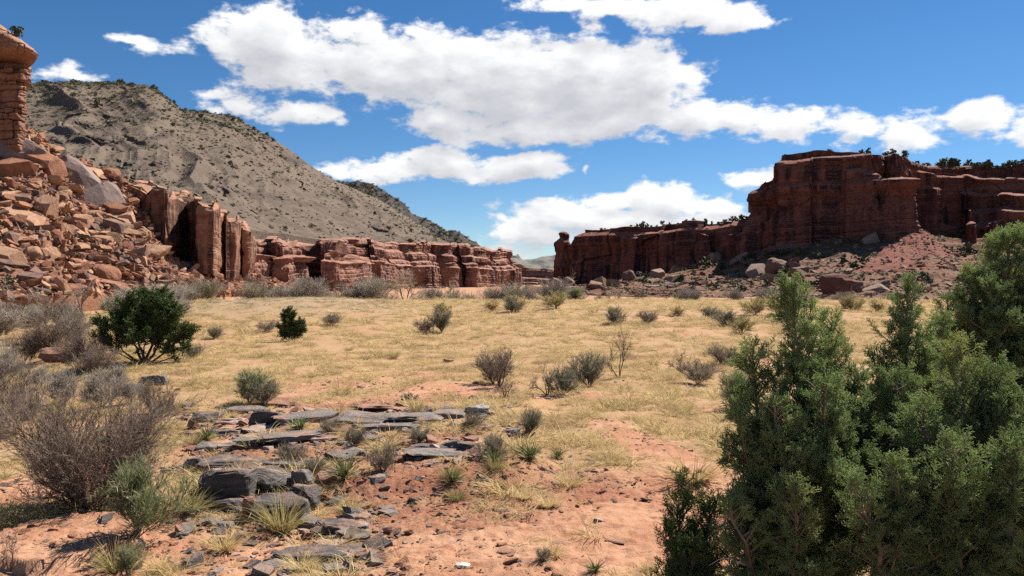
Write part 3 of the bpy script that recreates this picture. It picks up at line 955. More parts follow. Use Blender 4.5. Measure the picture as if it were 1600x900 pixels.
B_MATS = [('pale orange', mat_boulder('pale_orange_boulder', (0.372, 0.211, 0.124), (0.409, 0.260, 0.167), (0.236, 0.124, 0.081), 0.5)),
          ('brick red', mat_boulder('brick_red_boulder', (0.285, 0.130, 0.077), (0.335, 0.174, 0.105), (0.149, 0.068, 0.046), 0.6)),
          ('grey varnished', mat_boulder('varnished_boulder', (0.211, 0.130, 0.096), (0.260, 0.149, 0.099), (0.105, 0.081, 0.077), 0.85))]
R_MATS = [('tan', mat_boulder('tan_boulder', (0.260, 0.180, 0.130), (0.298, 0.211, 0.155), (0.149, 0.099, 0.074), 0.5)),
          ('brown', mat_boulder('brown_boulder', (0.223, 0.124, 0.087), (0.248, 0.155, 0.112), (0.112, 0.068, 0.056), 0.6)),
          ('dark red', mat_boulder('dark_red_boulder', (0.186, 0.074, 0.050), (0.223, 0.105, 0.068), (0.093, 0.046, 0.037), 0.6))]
SHAPES = [('slab', (1.5, 1.0, 0.42)), ('block', (1.1, 0.95, 0.8)), ('wedge', (1.3, 0.8, 0.6)), ('long slab', (2.0, 0.8, 0.5)), ('rounded boulder', (1.1, 1.0, 0.85))]


def boulder_protos(mats, seed0, sub=2):
    out = {}
    for mi, (mn, m) in enumerate(mats):
        for si, (sn, d) in enumerate(SHAPES):
            for k in range(3):
                sd_ = seed0 + mi * 100 + si * 10 + k
                if sn == 'rounded boulder':
                    V, Fq = rockform(sd_, 3, d, ncut=8, rough=0.16, boxy=0.7, dlo=.62, dhi=.92, strata=.03)
                else:
                    V, Fq = hullrock(sd_, d)
                out[mi, si, k] = mesh_np('boulder', V, Fq, False, None, m)
    return out


def near_vertex(P, px, py):
    Q = P.reshape(-1, 3)
    qx = 800 + F * Q[:, 0] / Q[:, 1]
    qy = HY - F * (Q[:, 2] - ZC) / Q[:, 1]
    return Q[np.argmin((qx - px) ** 2 + (qy - py) ** 2)]


PROT_L = boulder_protos(B_MATS, 1000)
PROT_R = boulder_protos(R_MATS, 2000)


def put_boulder(protos, mats, rs, c, size, label, group, mi=None, si=None, tilt=0.35, rz=None, tiltdir=None, sink=0.15):
    mi = rs.randint(len(mats)) if mi is None else mi
    si = rs.randint(5) if si is None else si
    o = link('boulder', protos[mi, si, rs.randint(3)])
    o.location = (c[0], c[1], c[2] + size * (0.3 - sink) * SHAPES[si][1][2])
    if tiltdir is None:
        o.rotation_euler = (rs.normal() * tilt, rs.normal() * tilt, rs.uniform(0, 6.28) if rz is None else rz)
    else:
        o.rotation_euler = (rs.normal() * tilt * 0.6 + tiltdir[0], rs.normal() * tilt * 0.6 + tiltdir[1], rs.uniform(0, 6.28) if rz is None else rz)
    o.scale = (size, size, size * rs.uniform(0.85, 1.15))
    return tag(o, label.format(tone=mats[mi][0], shape=SHAPES[si][0]), 'boulder', group)


BANDS = ['just past the buttresses', 'past the buttresses', 'near the first dark recess', 'by the first dark recess', 'before the widest recess', 'by the widest recess', 'after the widest recess',
         'before the third recess', 'by the third recess', 'past the third recess', 'near the leaning bare tree', 'beside the leaning bare tree']


APRON_REFS = []


def relation(px, py, refs):
    d = [((px - a) ** 2 + (py - b) ** 2, a, b, w) for a, b, w in refs]
    d0, a, b, w = min(d)
    dx, dy = px - a, py - b
    far = 'just ' if d0 < 22 ** 2 else '' if d0 < 45 ** 2 else 'well '
    if abs(dx) > abs(dy) * 1.8:
        r = 'right of' if dx > 0 else 'left of'
    elif abs(dy) > abs(dx) * 1.8:
        r = 'below' if dy > 0 else 'above'
    else:
        r = ('below' if dy > 0 else 'above') + (' and right of' if dx > 0 else ' and left of')
    return far + r + ' the ' + w


def talus_boulders():
    rs = np.random.RandomState(90)
    G = 'boulders on the left rubble slope'
    # the ones that stand out in the photograph: px, py, width in px, tone, shape, words
    hero = [(35, 340, 74, 0, 0, 'broad pale slab jutting out low on the rubble slope at the left edge'),
            (230, 392, 74, 0, 3, 'long tilted slab leaning below the dark buttresses'),
            (82, 370, 36, 1, 4, 'rounded red boulder in the middle of the rubble slope'),
            (18, 268, 60, 1, 1, 'big red block high on the slope under the butte'),
            (70, 258, 62, 1, 2, 'massive dark wedge below the foot of the butte'),
            (185, 355, 46, 2, 1, 'grey topped block beside the grey rock face'),
            (190, 338, 50, 0, 0, 'pale flat slab capping a block left of the buttresses'),
            (60, 428, 30, 2, 1, 'brown block sitting at the foot of the rubble slope'),
            (165, 432, 50, 1, 4, 'hollowed red boulder at the slope foot behind the bare trees'),
            (120, 380, 54, 0, 3, 'steep pale slab lying across the middle of the slope'),
            (70, 325, 44, 0, 1, 'orange block on the slope below the massive dark wedge'),
            (130, 345, 34, 0, 1, 'orange block perched left of the grey rock face'),
            (160, 375, 34, 0, 1, 'pale square block between two slabs mid slope'),
            (255, 345, 24, 1, 1, 'small square block lodged against the first buttress'),
            (10, 400, 60, 0, 2, 'orange wedge near the slope foot at the left edge'),
            (140, 265, 60, 0, 0, 'pale slab on the crest of the slope near the grey face'),
            (230, 262, 40, 0, 0, 'thin pale slab on the shelf above the buttresses')]
    for px, py, w, mi, si, words in hero:
        P = P_SHELF if words.startswith('thin') else P_TAL
        c = near_vertex(P, px, py + 6)
        size = w * c[1] / F / max(SHAPES[si][1][:2]) * 0.86
        put_boulder(PROT_L, B_MATS, rs, c, size, words, G, mi, si, 0.15, rz=rs.normal() * 0.3, tiltdir=(0.30, 0.18), sink=0.1)
    refs = [(h[0], h[1], h[5].split(' at ')[0].split(' below ')[0].split(' behind ')[0].split(' under ')[0].split(' mid ')[0].split(' in the ')[0].split(' on the ')[0].split(' left of ')[0].split(' across ')[0].split(' lodged ')[0]) for h in hero]
    nu, nv = P_TAL.shape[:2]
    n = 0
    zones = lambda px, py: ('near the left edge' if px < 60 else 'below the grey rock face' if px < 180 else 'near the buttresses' if px < 330 else 'under the long cliff')
    done = []
    while n < 150:
        i, j = rs.randint(nu), rs.randint(2, nv)
        c = P_TAL[i, j]
        px, py = 800 + F * c[0] / c[1], HY - F * (c[2] - ZC) / c[1]
        if px < -25 or px > 560 or (px > 330 and rs.rand() > .45) or py > 462:
            continue
        size = 1.3 * (1 - rs.rand() * 0.9) ** -0.75
        size = min(size, 3.4) * (1.0 if px < 330 else 0.8)
        if any((c[0] - a) ** 2 + (c[1] - b) ** 2 < (0.42 * (size + s_)) ** 2 for a, b, s_ in done):
            continue
        done.append((c[0], c[1], size))
        mi = rs.choice(3, p=[.45, .38, .17])
        sz = 'large' if size > 3 else 'middling' if size > 1.9 else 'small'
        put_boulder(PROT_L, B_MATS, rs, c, size, sz + ' {tone} {shape} ' + (relation(px, py, refs) if px < 330 else 'at the foot of the long cliff, ' + BANDS[int((px - 330) / 23)]), G, mi, None, 0.3, tiltdir=(0.30, 0.15))
        n += 1


def apron_boulders():
    rs = np.random.RandomState(91)
    G = 'boulders on the right rubble apron'
    hero = [(958, 441, 30, 0, 2, 'tan boulder split into two humps in front of the low cliff'), (982, 433, 24, 1, 4, 'reddish round boulder beside the split tan boulder'),
            (930, 446, 24, 1, 1, 'dark block at the foot of the low cliff'), (1028, 428, 26, 0, 1, 'brown block below the low cliff among bushes'),
            (1060, 408, 30, 0, 1, 'pale boulder in the middle of the rock pile under the low cliff'), (1092, 402, 30, 1, 2, 'dark boulder in the rock pile under the low cliff'),
            (1118, 404, 30, 0, 4, 'tan humped boulder at the right of the rock pile'), (1155, 402, 34, 0, 2, 'pale topped boulder where the low cliff meets the mesa'),
            (1182, 420, 52, 0, 2, 'broad tan boulder in shade below the mesa'), (1212, 418, 40, 1, 4, 'rounded dark boulder left of the tallest boulder'),
            (1236, 414, 42, 1, 2, 'tallest boulder of the leaning group below the mesa'), (1252, 420, 26, 1, 2, 'boulder leaning on the tallest boulder'),
            (1305, 448, 54, 2, 4, 'big dark red boulder behind the juniper spire'), (1336, 450, 30, 1, 4, 'round boulder beside the big dark red boulder'),
            (1005, 437, 26, 1, 0, 'flat tan slab on the apron below the low cliff'), (1210, 436, 34, 1, 0, 'low brown slab on the apron above the juniper spire'),
            (1375, 425, 22, 0, 1, 'pale block at the foot of the brick red cone'), (1425, 352, 14, 0, 1, 'white block at the very top of the brick red cone')]
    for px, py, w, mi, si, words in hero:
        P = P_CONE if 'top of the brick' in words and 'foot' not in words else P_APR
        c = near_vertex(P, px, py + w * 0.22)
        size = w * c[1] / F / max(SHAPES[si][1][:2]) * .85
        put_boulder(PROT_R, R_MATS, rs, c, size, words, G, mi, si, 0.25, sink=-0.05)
    refs = [(h[0], h[1], h[5].split(' in the ')[0].split(' in front ')[0].split(' at the ')[0].split(' below ')[0].split(' behind ')[0].split(' where ')[0].split(' beside ')[0].split(' in shade')[0].split(' of the leaning')[0].split(' leaning ')[0].split(' on the ')[0].split(' left of')[0]) for h in hero]
    APRON_REFS.extend(refs)
    nu, nv = P_APR.shape[:2]
    n = 0
    while n < 105:
        i, j = rs.randint(nu), rs.randint(2, nv)
        c = P_APR[i, j]
        px, py = 800 + F * c[0] / c[1], HY - F * (c[2] - ZC) / c[1]
        if px < 870 or px > 1620:
            continue
        size = min(1.25 * (1 - rs.rand() * 0.93) ** -0.8, 5.5) * (c[1] / 260)
        mi = rs.choice(3, p=[.42, .38, .2])
        sz = 'large' if size > 3 else 'middling' if size > 1.8 else 'small'
        put_boulder(PROT_R, R_MATS, rs, c, size, sz + ' {tone} {shape} ' + (relation(px, py, refs) if px < 1480 else ('high' if py < 400 else 'half way up' if py < 430 else 'low') + ' on the apron behind the tall right junipers'), G, mi, None, 0.3)
        n += 1


# geometry-node scatter for what nobody could count
def scatter_group():
    g = bpy.data.node_groups.new('scatter', 'GeometryNodeTree')
    g.interface.new_socket('Geometry', in_out='INPUT', socket_type='NodeSocketGeometry')
    g.interface.new_socket('Source', in_out='INPUT', socket_type='NodeSocketCollection')
    g.interface.new_socket('Geometry', in_out='OUTPUT', socket_type='NodeSocketGeometry')
    q = NT(g)
    gi = q.new('NodeGroupInput'); go = q.new('NodeGroupOutput')
    ci = q.new('GeometryNodeCollectionInfo')
    q.l.new(gi.outputs['Source'], ci.inputs['Collection'])
    ci.inputs['Separate Children'].default_value = True
    ci.inputs['Reset Children'].default_value = True
    io = q.new('GeometryNodeInstanceOnPoints')
    q.l.new(gi.outputs['Geometry'], io.inputs['Points'])
    q.l.new(ci.outputs[0], io.inputs['Instance'])
    io.inputs['Pick Instance'].default_value = True

    def na(name, typ):
        nd = q.new('GeometryNodeInputNamedAttribute', data_type=typ)
        nd.inputs['Name'].default_value = name
        return nd.outputs[0]
    q.l.new(na('idx', 'INT'), io.inputs['Instance Index'])
    e = q.new('FunctionNodeEulerToRotation')
    q.l.new(na('rot', 'FLOAT_VECTOR'), e.inputs[0])
    q.l.new(e.outputs[0], io.inputs['Rotation'])
    q.l.new(na('scl', 'FLOAT_VECTOR'), io.inputs['Scale'])
    q.l.new(io.outputs[0], go.inputs[0])
    return g


SCATTER = scatter_group()


def source(name, meshes):
    c = bpy.data.collections.new(name)
    for i, me in enumerate(meshes):
        c.objects.link(bpy.data.objects.new('%s_%02d' % (name, i), me))
    return c


def scatter(name, pts, rots, scls, idx, src, mat=None, parent=None):
    me = bpy.data.meshes.new(name)
    n = len(pts)
    me.vertices.add(n)
    me.vertices.foreach_set('co', np.ascontiguousarray(pts, np.float32).ravel())
    a = me.attributes.new('rot', 'FLOAT_VECTOR', 'POINT')
    a.data.foreach_set('vector', np.ascontiguousarray(rots, np.float32).ravel())
    a = me.attributes.new('scl', 'FLOAT_VECTOR', 'POINT')
    scls = np.asarray(scls, np.float32)
    if scls.ndim == 1:
        scls = np.repeat(scls[:, None], 3, 1)
    a.data.foreach_set('vector', np.ascontiguousarray(scls).ravel())
    a = me.attributes.new('idx', 'INT', 'POINT')
    a.data.foreach_set('value', np.ascontiguousarray(idx, np.int32))
    if mat:
        me.materials.append(mat)
    o = link(name, me, None, parent)
    md = o.modifiers.new('scatter', 'NODES')
    md.node_group = SCATTER
    for it in SCATTER.interface.items_tree:
        if it.name == 'Source':
            md[it.identifier] = src
    o['kind'] = 'stuff'
    return o


def slope_rubble(name, P, n, smin, smax, src, nsrc, pxr, label, cat, seed, pw=1.3):
    rs = np.random.RandomState(seed)
    Q = P[:, 2:].reshape(-1, 3)
    px = 800 + F * Q[:, 0] / Q[:, 1]
    Q = Q[(px > pxr[0]) & (px < pxr[1])]
    k = rs.randint(len(Q), size=n)
    pts = Q[k] + rs.normal(size=(n, 3)) * np.array([0.4, 0.4, 0.0])
    s = smin * (1 - rs.rand(n) * (1 - (smin / smax) ** pw)) ** (-1 / pw)
    rot = np.stack([rs.normal(size=n) * .35 + .25, rs.normal(size=n) * .35, rs.uniform(0, 6.28, n)], -1)
    o = scatter(name, pts, rot, s, rs.randint(nsrc, size=n), src)
    return tag(o, label, cat, kind='stuff')




def grey_face():
    for px, py, w, h, lb, sd_ in [(152, 318, 66, 76, 'large smooth grey rock face in the middle of the left slope', 61), (110, 280, 60, 60, 'grey streaked rock face just above the smooth grey one', 62), (22, 240, 60, 50, 'grey slabby rock face right under the butte', 63)]:
        c = near_vertex(P_TAL, px, py)
        k = c[1] / F
        V, Fq = rockform(sd_, 4, (w * k * 1.2, w * k * .8, h * k), 9, .06, 0, .5, .5, .8)
        o = link('rock', mesh_np('rock', V, Fq, False, None, M_GREYFACE))
        o.location = (c[0] + .5, c[1] + w * k * .12, c[2])
        o.rotation_euler = (-.5, .35, .5)
        tag(o, lb, 'rock')


M_GREYFACE = rock_mat('grey_slickrock', (0.17, 0.125, 0.11), (0.24, 0.175, 0.15), 1.0, 1.0, 0.6, 0.3, 0.3, (0.10, 0.08, 0.08))
grey_face()
talus_boulders()
apron_boulders()
SRC_L = source('rubble_red', [PROT_L[m, s, k] for m in (0, 1, 1, 2) for s in (0, 1, 2, 3) for k in (0, 1)])
SRC_R = source('rubble_brown', [PROT_R[m, s, k] for m in (0, 1, 2) for s in (0, 1, 2) for k in (0, 1)])
slope_rubble('rubble', P_TAL, 10500, 0.45, 2.3, SRC_L, 32, (-60, 420), 'loose red rubble filling the slope between the boulders', 'rubble', 1)
slope_rubble('rubble', P_TAL, 1800, 0.5, 2.2, SRC_L, 32, (420, 800), 'scattered rubble along the foot of the long left cliff', 'rubble', 2)
slope_rubble('rubble', P_APR, 5000, 0.4, 2.0, SRC_R, 18, (860, 1650), 'loose brown rubble over the right apron', 'rubble', 3)
slope_rubble('rubble', P_CONE, 900, 0.3, 1.6, SRC_R, 18, (1300, 1560), 'broken shale and blocks on the brick red cone', 'rubble', 4)
slope_rubble('rubble', P_SHELF, 350, 0.6, 2.6, SRC_L, 32, (0, 350), 'loose pale blocks on the ledge behind the buttresses', 'rubble', 5)
HB = [('hill stone', mat_boulder('hill_stone', (0.162, 0.118, 0.076), (0.191, 0.144, 0.094), (0.102, 0.076, 0.054), 0.4))]
PROT_H = boulder_protos(HB, 3000)
SRC_H = source('rubble_hill', [PROT_H[0, s, k] for s in (0, 1, 2) for k in (0, 1, 2)])
slope_rubble('rubble', P_HILL, 2200, 0.6, 3.0, SRC_H, 9, (20, 760), 'grey broken stones scattered over the hillside', 'rubble', 6, 1.6)
# ------------------------------------------------------------------ plant tools
def tubes(segs, sides=3):
    """segs: list of (p0, p1, r0, r1) -> open prisms"""
    A = np.array([s[0] for s in segs]); B = np.array([s[1] for s in segs])
    ra = np.array([s[2] for s in segs]); rb = np.array([s[3] for s in segs])
    d = B - A
    d = d / (np.linalg.norm(d, axis=1, keepdims=True) + 1e-9)
    ref = np.where(np.abs(d[:, 2:3]) > 0.9, np.array([[1., 0, 0]]), np.array([[0, 0, 1.]]))
    u = np.cross(d, ref); u /= np.linalg.norm(u, axis=1, keepdims=True) + 1e-9
    w = np.cross(d, u)
    V = []
    for k in range(sides):
        a = 2 * math.pi * k / sides
        o = u * math.cos(a) + w * math.sin(a)
        V.append(A + o * ra[:, None]); V.append(B + o * rb[:, None])
    V = np.stack(V, 1)
    n = len(segs)
    base = np.arange(n)[:, None] * 2 * sides
    Fq = []
    for k in range(sides):
        j = (k + 1) % sides
        Fq.append(np.stack([base[:, 0] + 2 * k, base[:, 0] + 2 * j, base[:, 0] + 2 * j + 1, base[:, 0] + 2 * k + 1], -1))
    return V.reshape(-1, 3), np.concatenate(Fq)


def unit(v):
    return v / (np.linalg.norm(v) + 1e-9)


def grow(rs, p, d, L, r, lev, out, P):
    """recursive branching; out[lev_group] gets segments"""
    n = P['n'][min(lev, len(P['n']) - 1)]
    wob = P['wob']
    step = L / n
    pts = [p]
    for i in range(n):
        d = unit(d + rs.normal(size=3) * wob + np.array((0, 0, P['up'][min(lev, len(P['up']) - 1)])))
        q = p + d * step
        r1 = r * (1 - (1 - P['tip']) * (i + 1) / n)
        r0 = r * (1 - (1 - P['tip']) * i / n)
        out[0 if lev < P['wood'] else 1].append((p, q, max(r0, P['rmin']), max(r1, P['rmin'])))
        p = q
        pts.append((p, d, r1))
        if lev < P['max'] and (i + 1) / n > P['bare'][min(lev, len(P['bare']) - 1)]:
            for _ in range(P['kids'][lev]):
                if rs.rand() < P.get('prob', 1):
                    a = rs.uniform(*P['ang'])
                    ax = unit(np.cross(d, rs.normal(size=3)))
                    nd = unit(d * math.cos(a) + ax * math.sin(a))
                    grow(rs, p, nd, L * rs.uniform(*P['len']), max(r1 * P['rr'], P['rmin']), lev + 1, out, P)


def ribbons(rs, n, r0, L, lean, width, seg=3, curve=0.25, upright=1.0, jit=0.3, zj=0.0, fold=0.0):
    """n tapering blades rising from a disc"""
    a = rs.uniform(0, 2 * math.pi, n)
    rr = r0 * np.sqrt(rs.rand(n))
    base = np.stack([rr * np.cos(a), rr * np.sin(a), zj * rs.rand(n)], -1)
    an = a + rs.normal(size=n) * 0.6
    ln = np.clip(lean * (0.25 + 0.9 * rs.rand(n)), 0, 1.5)
    h = np.stack([np.cos(an), np.sin(an), np.zeros(n)], -1)
    up = np.array([0, 0, 1.0])
    d = h * np.sin(ln)[:, None] + up * np.cos(ln)[:, None] * upright
    Ls = L * (1 - jit + 2 * jit * rs.rand(n))
    side = np.cross(d, up + h * 0.01)
    side /= np.linalg.norm(side, axis=1, keepdims=True) + 1e-9
    tw = rs.uniform(0, math.pi, n)
    nrm = np.cross(side, d)
    side = side * np.cos(tw)[:, None] + nrm * np.sin(tw)[:, None]
    w = width * (0.7 + 0.6 * rs.rand(n))
    rows = []
    cv = curve * (0.3 + rs.rand(n))
    for k in range(seg + 1):
        t = k / seg
        c = base + d * (Ls * t)[:, None] + (h * 0.6 - up * 0.8) * (Ls * cv * t * t)[:, None]
        ww = w * (1 - t ** 1.5 * 0.92) * 0.5
        rows.append(c - side * ww[:, None]); rows.append(c + side * ww[:, None])
    V = np.stack(rows, 1)
    V[:, :, 2] = np.maximum(V[:, :, 2], -0.02)
    b = np.arange(n)[:, None] * 2 * (seg + 1)
    Fq = np.concatenate([np.stack([b[:, 0] + 2 * k, b[:, 0] + 2 * k + 1, b[:, 0] + 2 * k + 3, b[:, 0] + 2 * k + 2], -1) for k in range(seg)])
    return V.reshape(-1, 3), Fq


def merge(parts):
    Vs, Fs, o = [], [], 0
    for V, Fq in parts:
        Vs.append(V); Fs.append(Fq + o); o += len(V)
    return np.vstack(Vs), np.vstack(Fs)


def plant_mat(name, a, b, c=None, trans=0.25, rough=0.7, nscale=3.0, var=0.5, tgain=1.0):
    m, q, bs = new_mat(name, rough, 0.2)
    oi = q.new('ShaderNodeObjectInfo')
    pos = q.new('ShaderNodeNewGeometry').outputs['Position']
    n = q.noise(pos, nscale, 4, 0.6)
    f = q.math('ADD', q.math('MULTIPLY', q.math('SUBTRACT', oi.outputs['Random'], 0.5), var), q.mapr(n, 0.3, 0.7))
    col = q.mix(f, a, b)
    if c:
        n2 = q.noise(pos, nscale * 0.4, 3, 0.5)
        col = q.mix(q.mapr(n2, 0.52, 0.68), col, c)
    q.put(bs.inputs['Base Color'], col)
    if trans:
        tr = q.new('ShaderNodeBsdfTranslucent')
        q.put(tr.inputs['Color'], q.vmath('SCALE', col, scale=tgain) if tgain != 1 else col)
        mx = q.new('ShaderNodeMixShader')
        mx.inputs[0].default_value = trans
        q.l.new(bs.outputs[0], mx.inputs[1]); q.l.new(tr.outputs[0], mx.inputs[2])
        q.l.new(mx.outputs[0], q.n['Material Output'].inputs[0])
    return m


M_JUN = plant_mat('juniper_green', (0.19, 0.235, 0.115), (0.32, 0.37, 0.195), (0.335, 0.345, 0.17), 0.6, 0.6, 2.5, 0.7, 1.85)
M_JUN2 = plant_mat('juniper_dark_green', (0.084, 0.120, 0.040), (0.144, 0.192, 0.069), (0.168, 0.192, 0.075), 0.45, 0.6, 2.5, 0.5, 1.4)
M_SCRUB = plant_mat('scrub_green', (0.06, 0.072, 0.034), (0.115, 0.12, 0.06), None, 0.0, 0.9, 0.5, 0.8)
M_BARK = plant_mat('grey_bark', (0.16, 0.115, 0.085), (0.27, 0.21, 0.165), None, 0, 0.95, 8.0, 0.3)
M_DARKBARK = plant_mat('dark_bark', (0.075, 0.052, 0.042), (0.14, 0.10, 0.08), None, 0, 0.95, 8.0, 0.3)
M_PALEWOOD = plant_mat('bleached_wood', (0.42, 0.37, 0.32), (0.55, 0.50, 0.44), None, 0, 0.9, 9.0, 0.3)
M_TWIG = plant_mat('grey_brown_twigs', (0.155, 0.112, 0.086), (0.26, 0.20, 0.158), None, 0, 0.95, 4.0, 0.4)
M_TWIGG = plant_mat('pale_grey_twigs', (0.27, 0.23, 0.19), (0.38, 0.33, 0.27), None, 0, 0.95, 2.0, 0.5)
M_TWIGO = plant_mat('olive_grey_twigs', (0.25, 0.22, 0.15), (0.34, 0.30, 0.20), None, 0, 0.95, 2.0, 0.5)
M_STRAW = plant_mat('dry_straw', (0.520, 0.379, 0.181), (0.686, 0.548, 0.294), (0.437, 0.316, 0.169), 0.35, 0.8, 1.2, 1.0)
M_STRAWG = plant_mat('greenish_straw', (0.33, 0.27, 0.11), (0.44, 0.36, 0.165), (0.25, 0.23, 0.09), 0.35, 0.8, 1.5, 0.8)
M_SAGE = plant_mat('grey_green_sage', (0.18, 0.175, 0.115), (0.28, 0.265, 0.18), (0.24, 0.205, 0.14), 0.25, 0.8, 4.0, 0.6)
M_RABBIT = plant_mat('green_rabbitbrush', (0.17, 0.20, 0.085), (0.31, 0.33, 0.17), (0.38, 0.37, 0.24), 0.3, 0.8, 4.0, 0.6)
M_YUCCA = plant_mat('yucca_green', (0.07, 0.11, 0.03), (0.16, 0.20, 0.065), (0.22, 0.22, 0.09), 0.15, 0.5, 6.0, 0.5)
M_GREYTUFT = plant_mat('grey_dry_leaves', (0.21, 0.175, 0.125), (0.32, 0.27, 0.20), None, 0.25, 0.9, 4.0, 0.6)


def sprig(rs, L=0.10, n=12, sub=4, wd=0.0040):
    """juniper spray: stem, side shoots, scale-leaved tips"""
    segs = []
    d0 = np.array((0, 0, 1.0))
    p = np.zeros(3)
    m = 4
    pts = [p]
    for i in range(m):
        d0 = unit(d0 + rs.normal(size=3) * 0.12)
        q = p + d0 * L / m
        segs.append((p, q, wd * 0.5, wd * 0.45))
        p = q; pts.append(p)
    for i in range(n):
        t = 0.12 + 0.86 * i / (n - 1)
        k = min(int(t * m), m - 1)
        b = pts[k] + (pts[k + 1] - pts[k]) * (t * m - k)
        a = i * 2.4 + rs.uniform(-.4, .4)
        s = np.array((math.cos(a), math.sin(a), 0))
        l = L * 0.48 * (1.05 - 0.75 * t) * rs.uniform(.7, 1.2)
        dd = unit(s * 0.75 + np.array((0, 0, 0.75)) + rs.normal(size=3) * 0.1)
        e = b + dd * l
        segs.append((b, e, wd * 0.62, wd * 0.38))
        for j in range(sub):
            tt = 0.3 + 0.6 * j / max(1, sub - 1)
            bb = b + dd * l * tt
            d2 = unit(dd + rs.normal(size=3) * 0.55 + np.array((0, 0, 0.25)))
            segs.append((bb, bb + d2 * l * 0.5 * rs.uniform(.6, 1.1), wd * 0.62, wd * 0.32))
    V, Fq = tubes(segs, 3)
    return V, Fq


rs0 = np.random.RandomState(7)
SPRIGS = [mesh_np('spray', *sprig(rs0), False, None, M_JUN) for _ in range(4)]
SRC_SPRAY = source('spray', SPRIGS)
SPRIGS2 = [mesh_np('spray_far', *sprig(rs0, 0.13, 9, 2, 0.011), False, None, M_JUN2) for _ in range(3)]
SRC_SPRAY2 = source('spray_far', SPRIGS2)
SPRIGS3 = [mesh_np('spray_shaded', *sprig(rs0), False, None, M_JUN2) for _ in range(3)]  # darker leaf colour stands in for the clump's shade on the sapling
SRC_SPRAY3 = source('spray_shaded', SPRIGS3)


def rot_to(dirs, rs):
    """euler that turns +Z to each direction, random roll"""
    d = dirs / (np.linalg.norm(dirs, axis=1, keepdims=True) + 1e-9)
    th = np.arccos(np.clip(d[:, 2], -1, 1))
    ph = np.arctan2(d[:, 1], d[:, 0])
    # R = Rz(ph) Ry(th) Rz(roll): express as XYZ euler through matrices
    roll = rs.uniform(0, 6.283, len(d))
    ca, sa = np.cos(ph), np.sin(ph); cb, sb = np.cos(th), np.sin(th); cc, sc_ = np.cos(roll), np.sin(roll)
    r00 = ca * cb * cc - sa * sc_; r10 = sa * cb * cc + ca * sc_; r20 = -sb * cc
    r21 = sb * sc_; r22 = cb
    y = np.arcsin(np.clip(-r20, -1, 1)); x = np.arctan2(r21, r22); z = np.arctan2(r10, r00)
    return np.stack([x, y, z], -1)


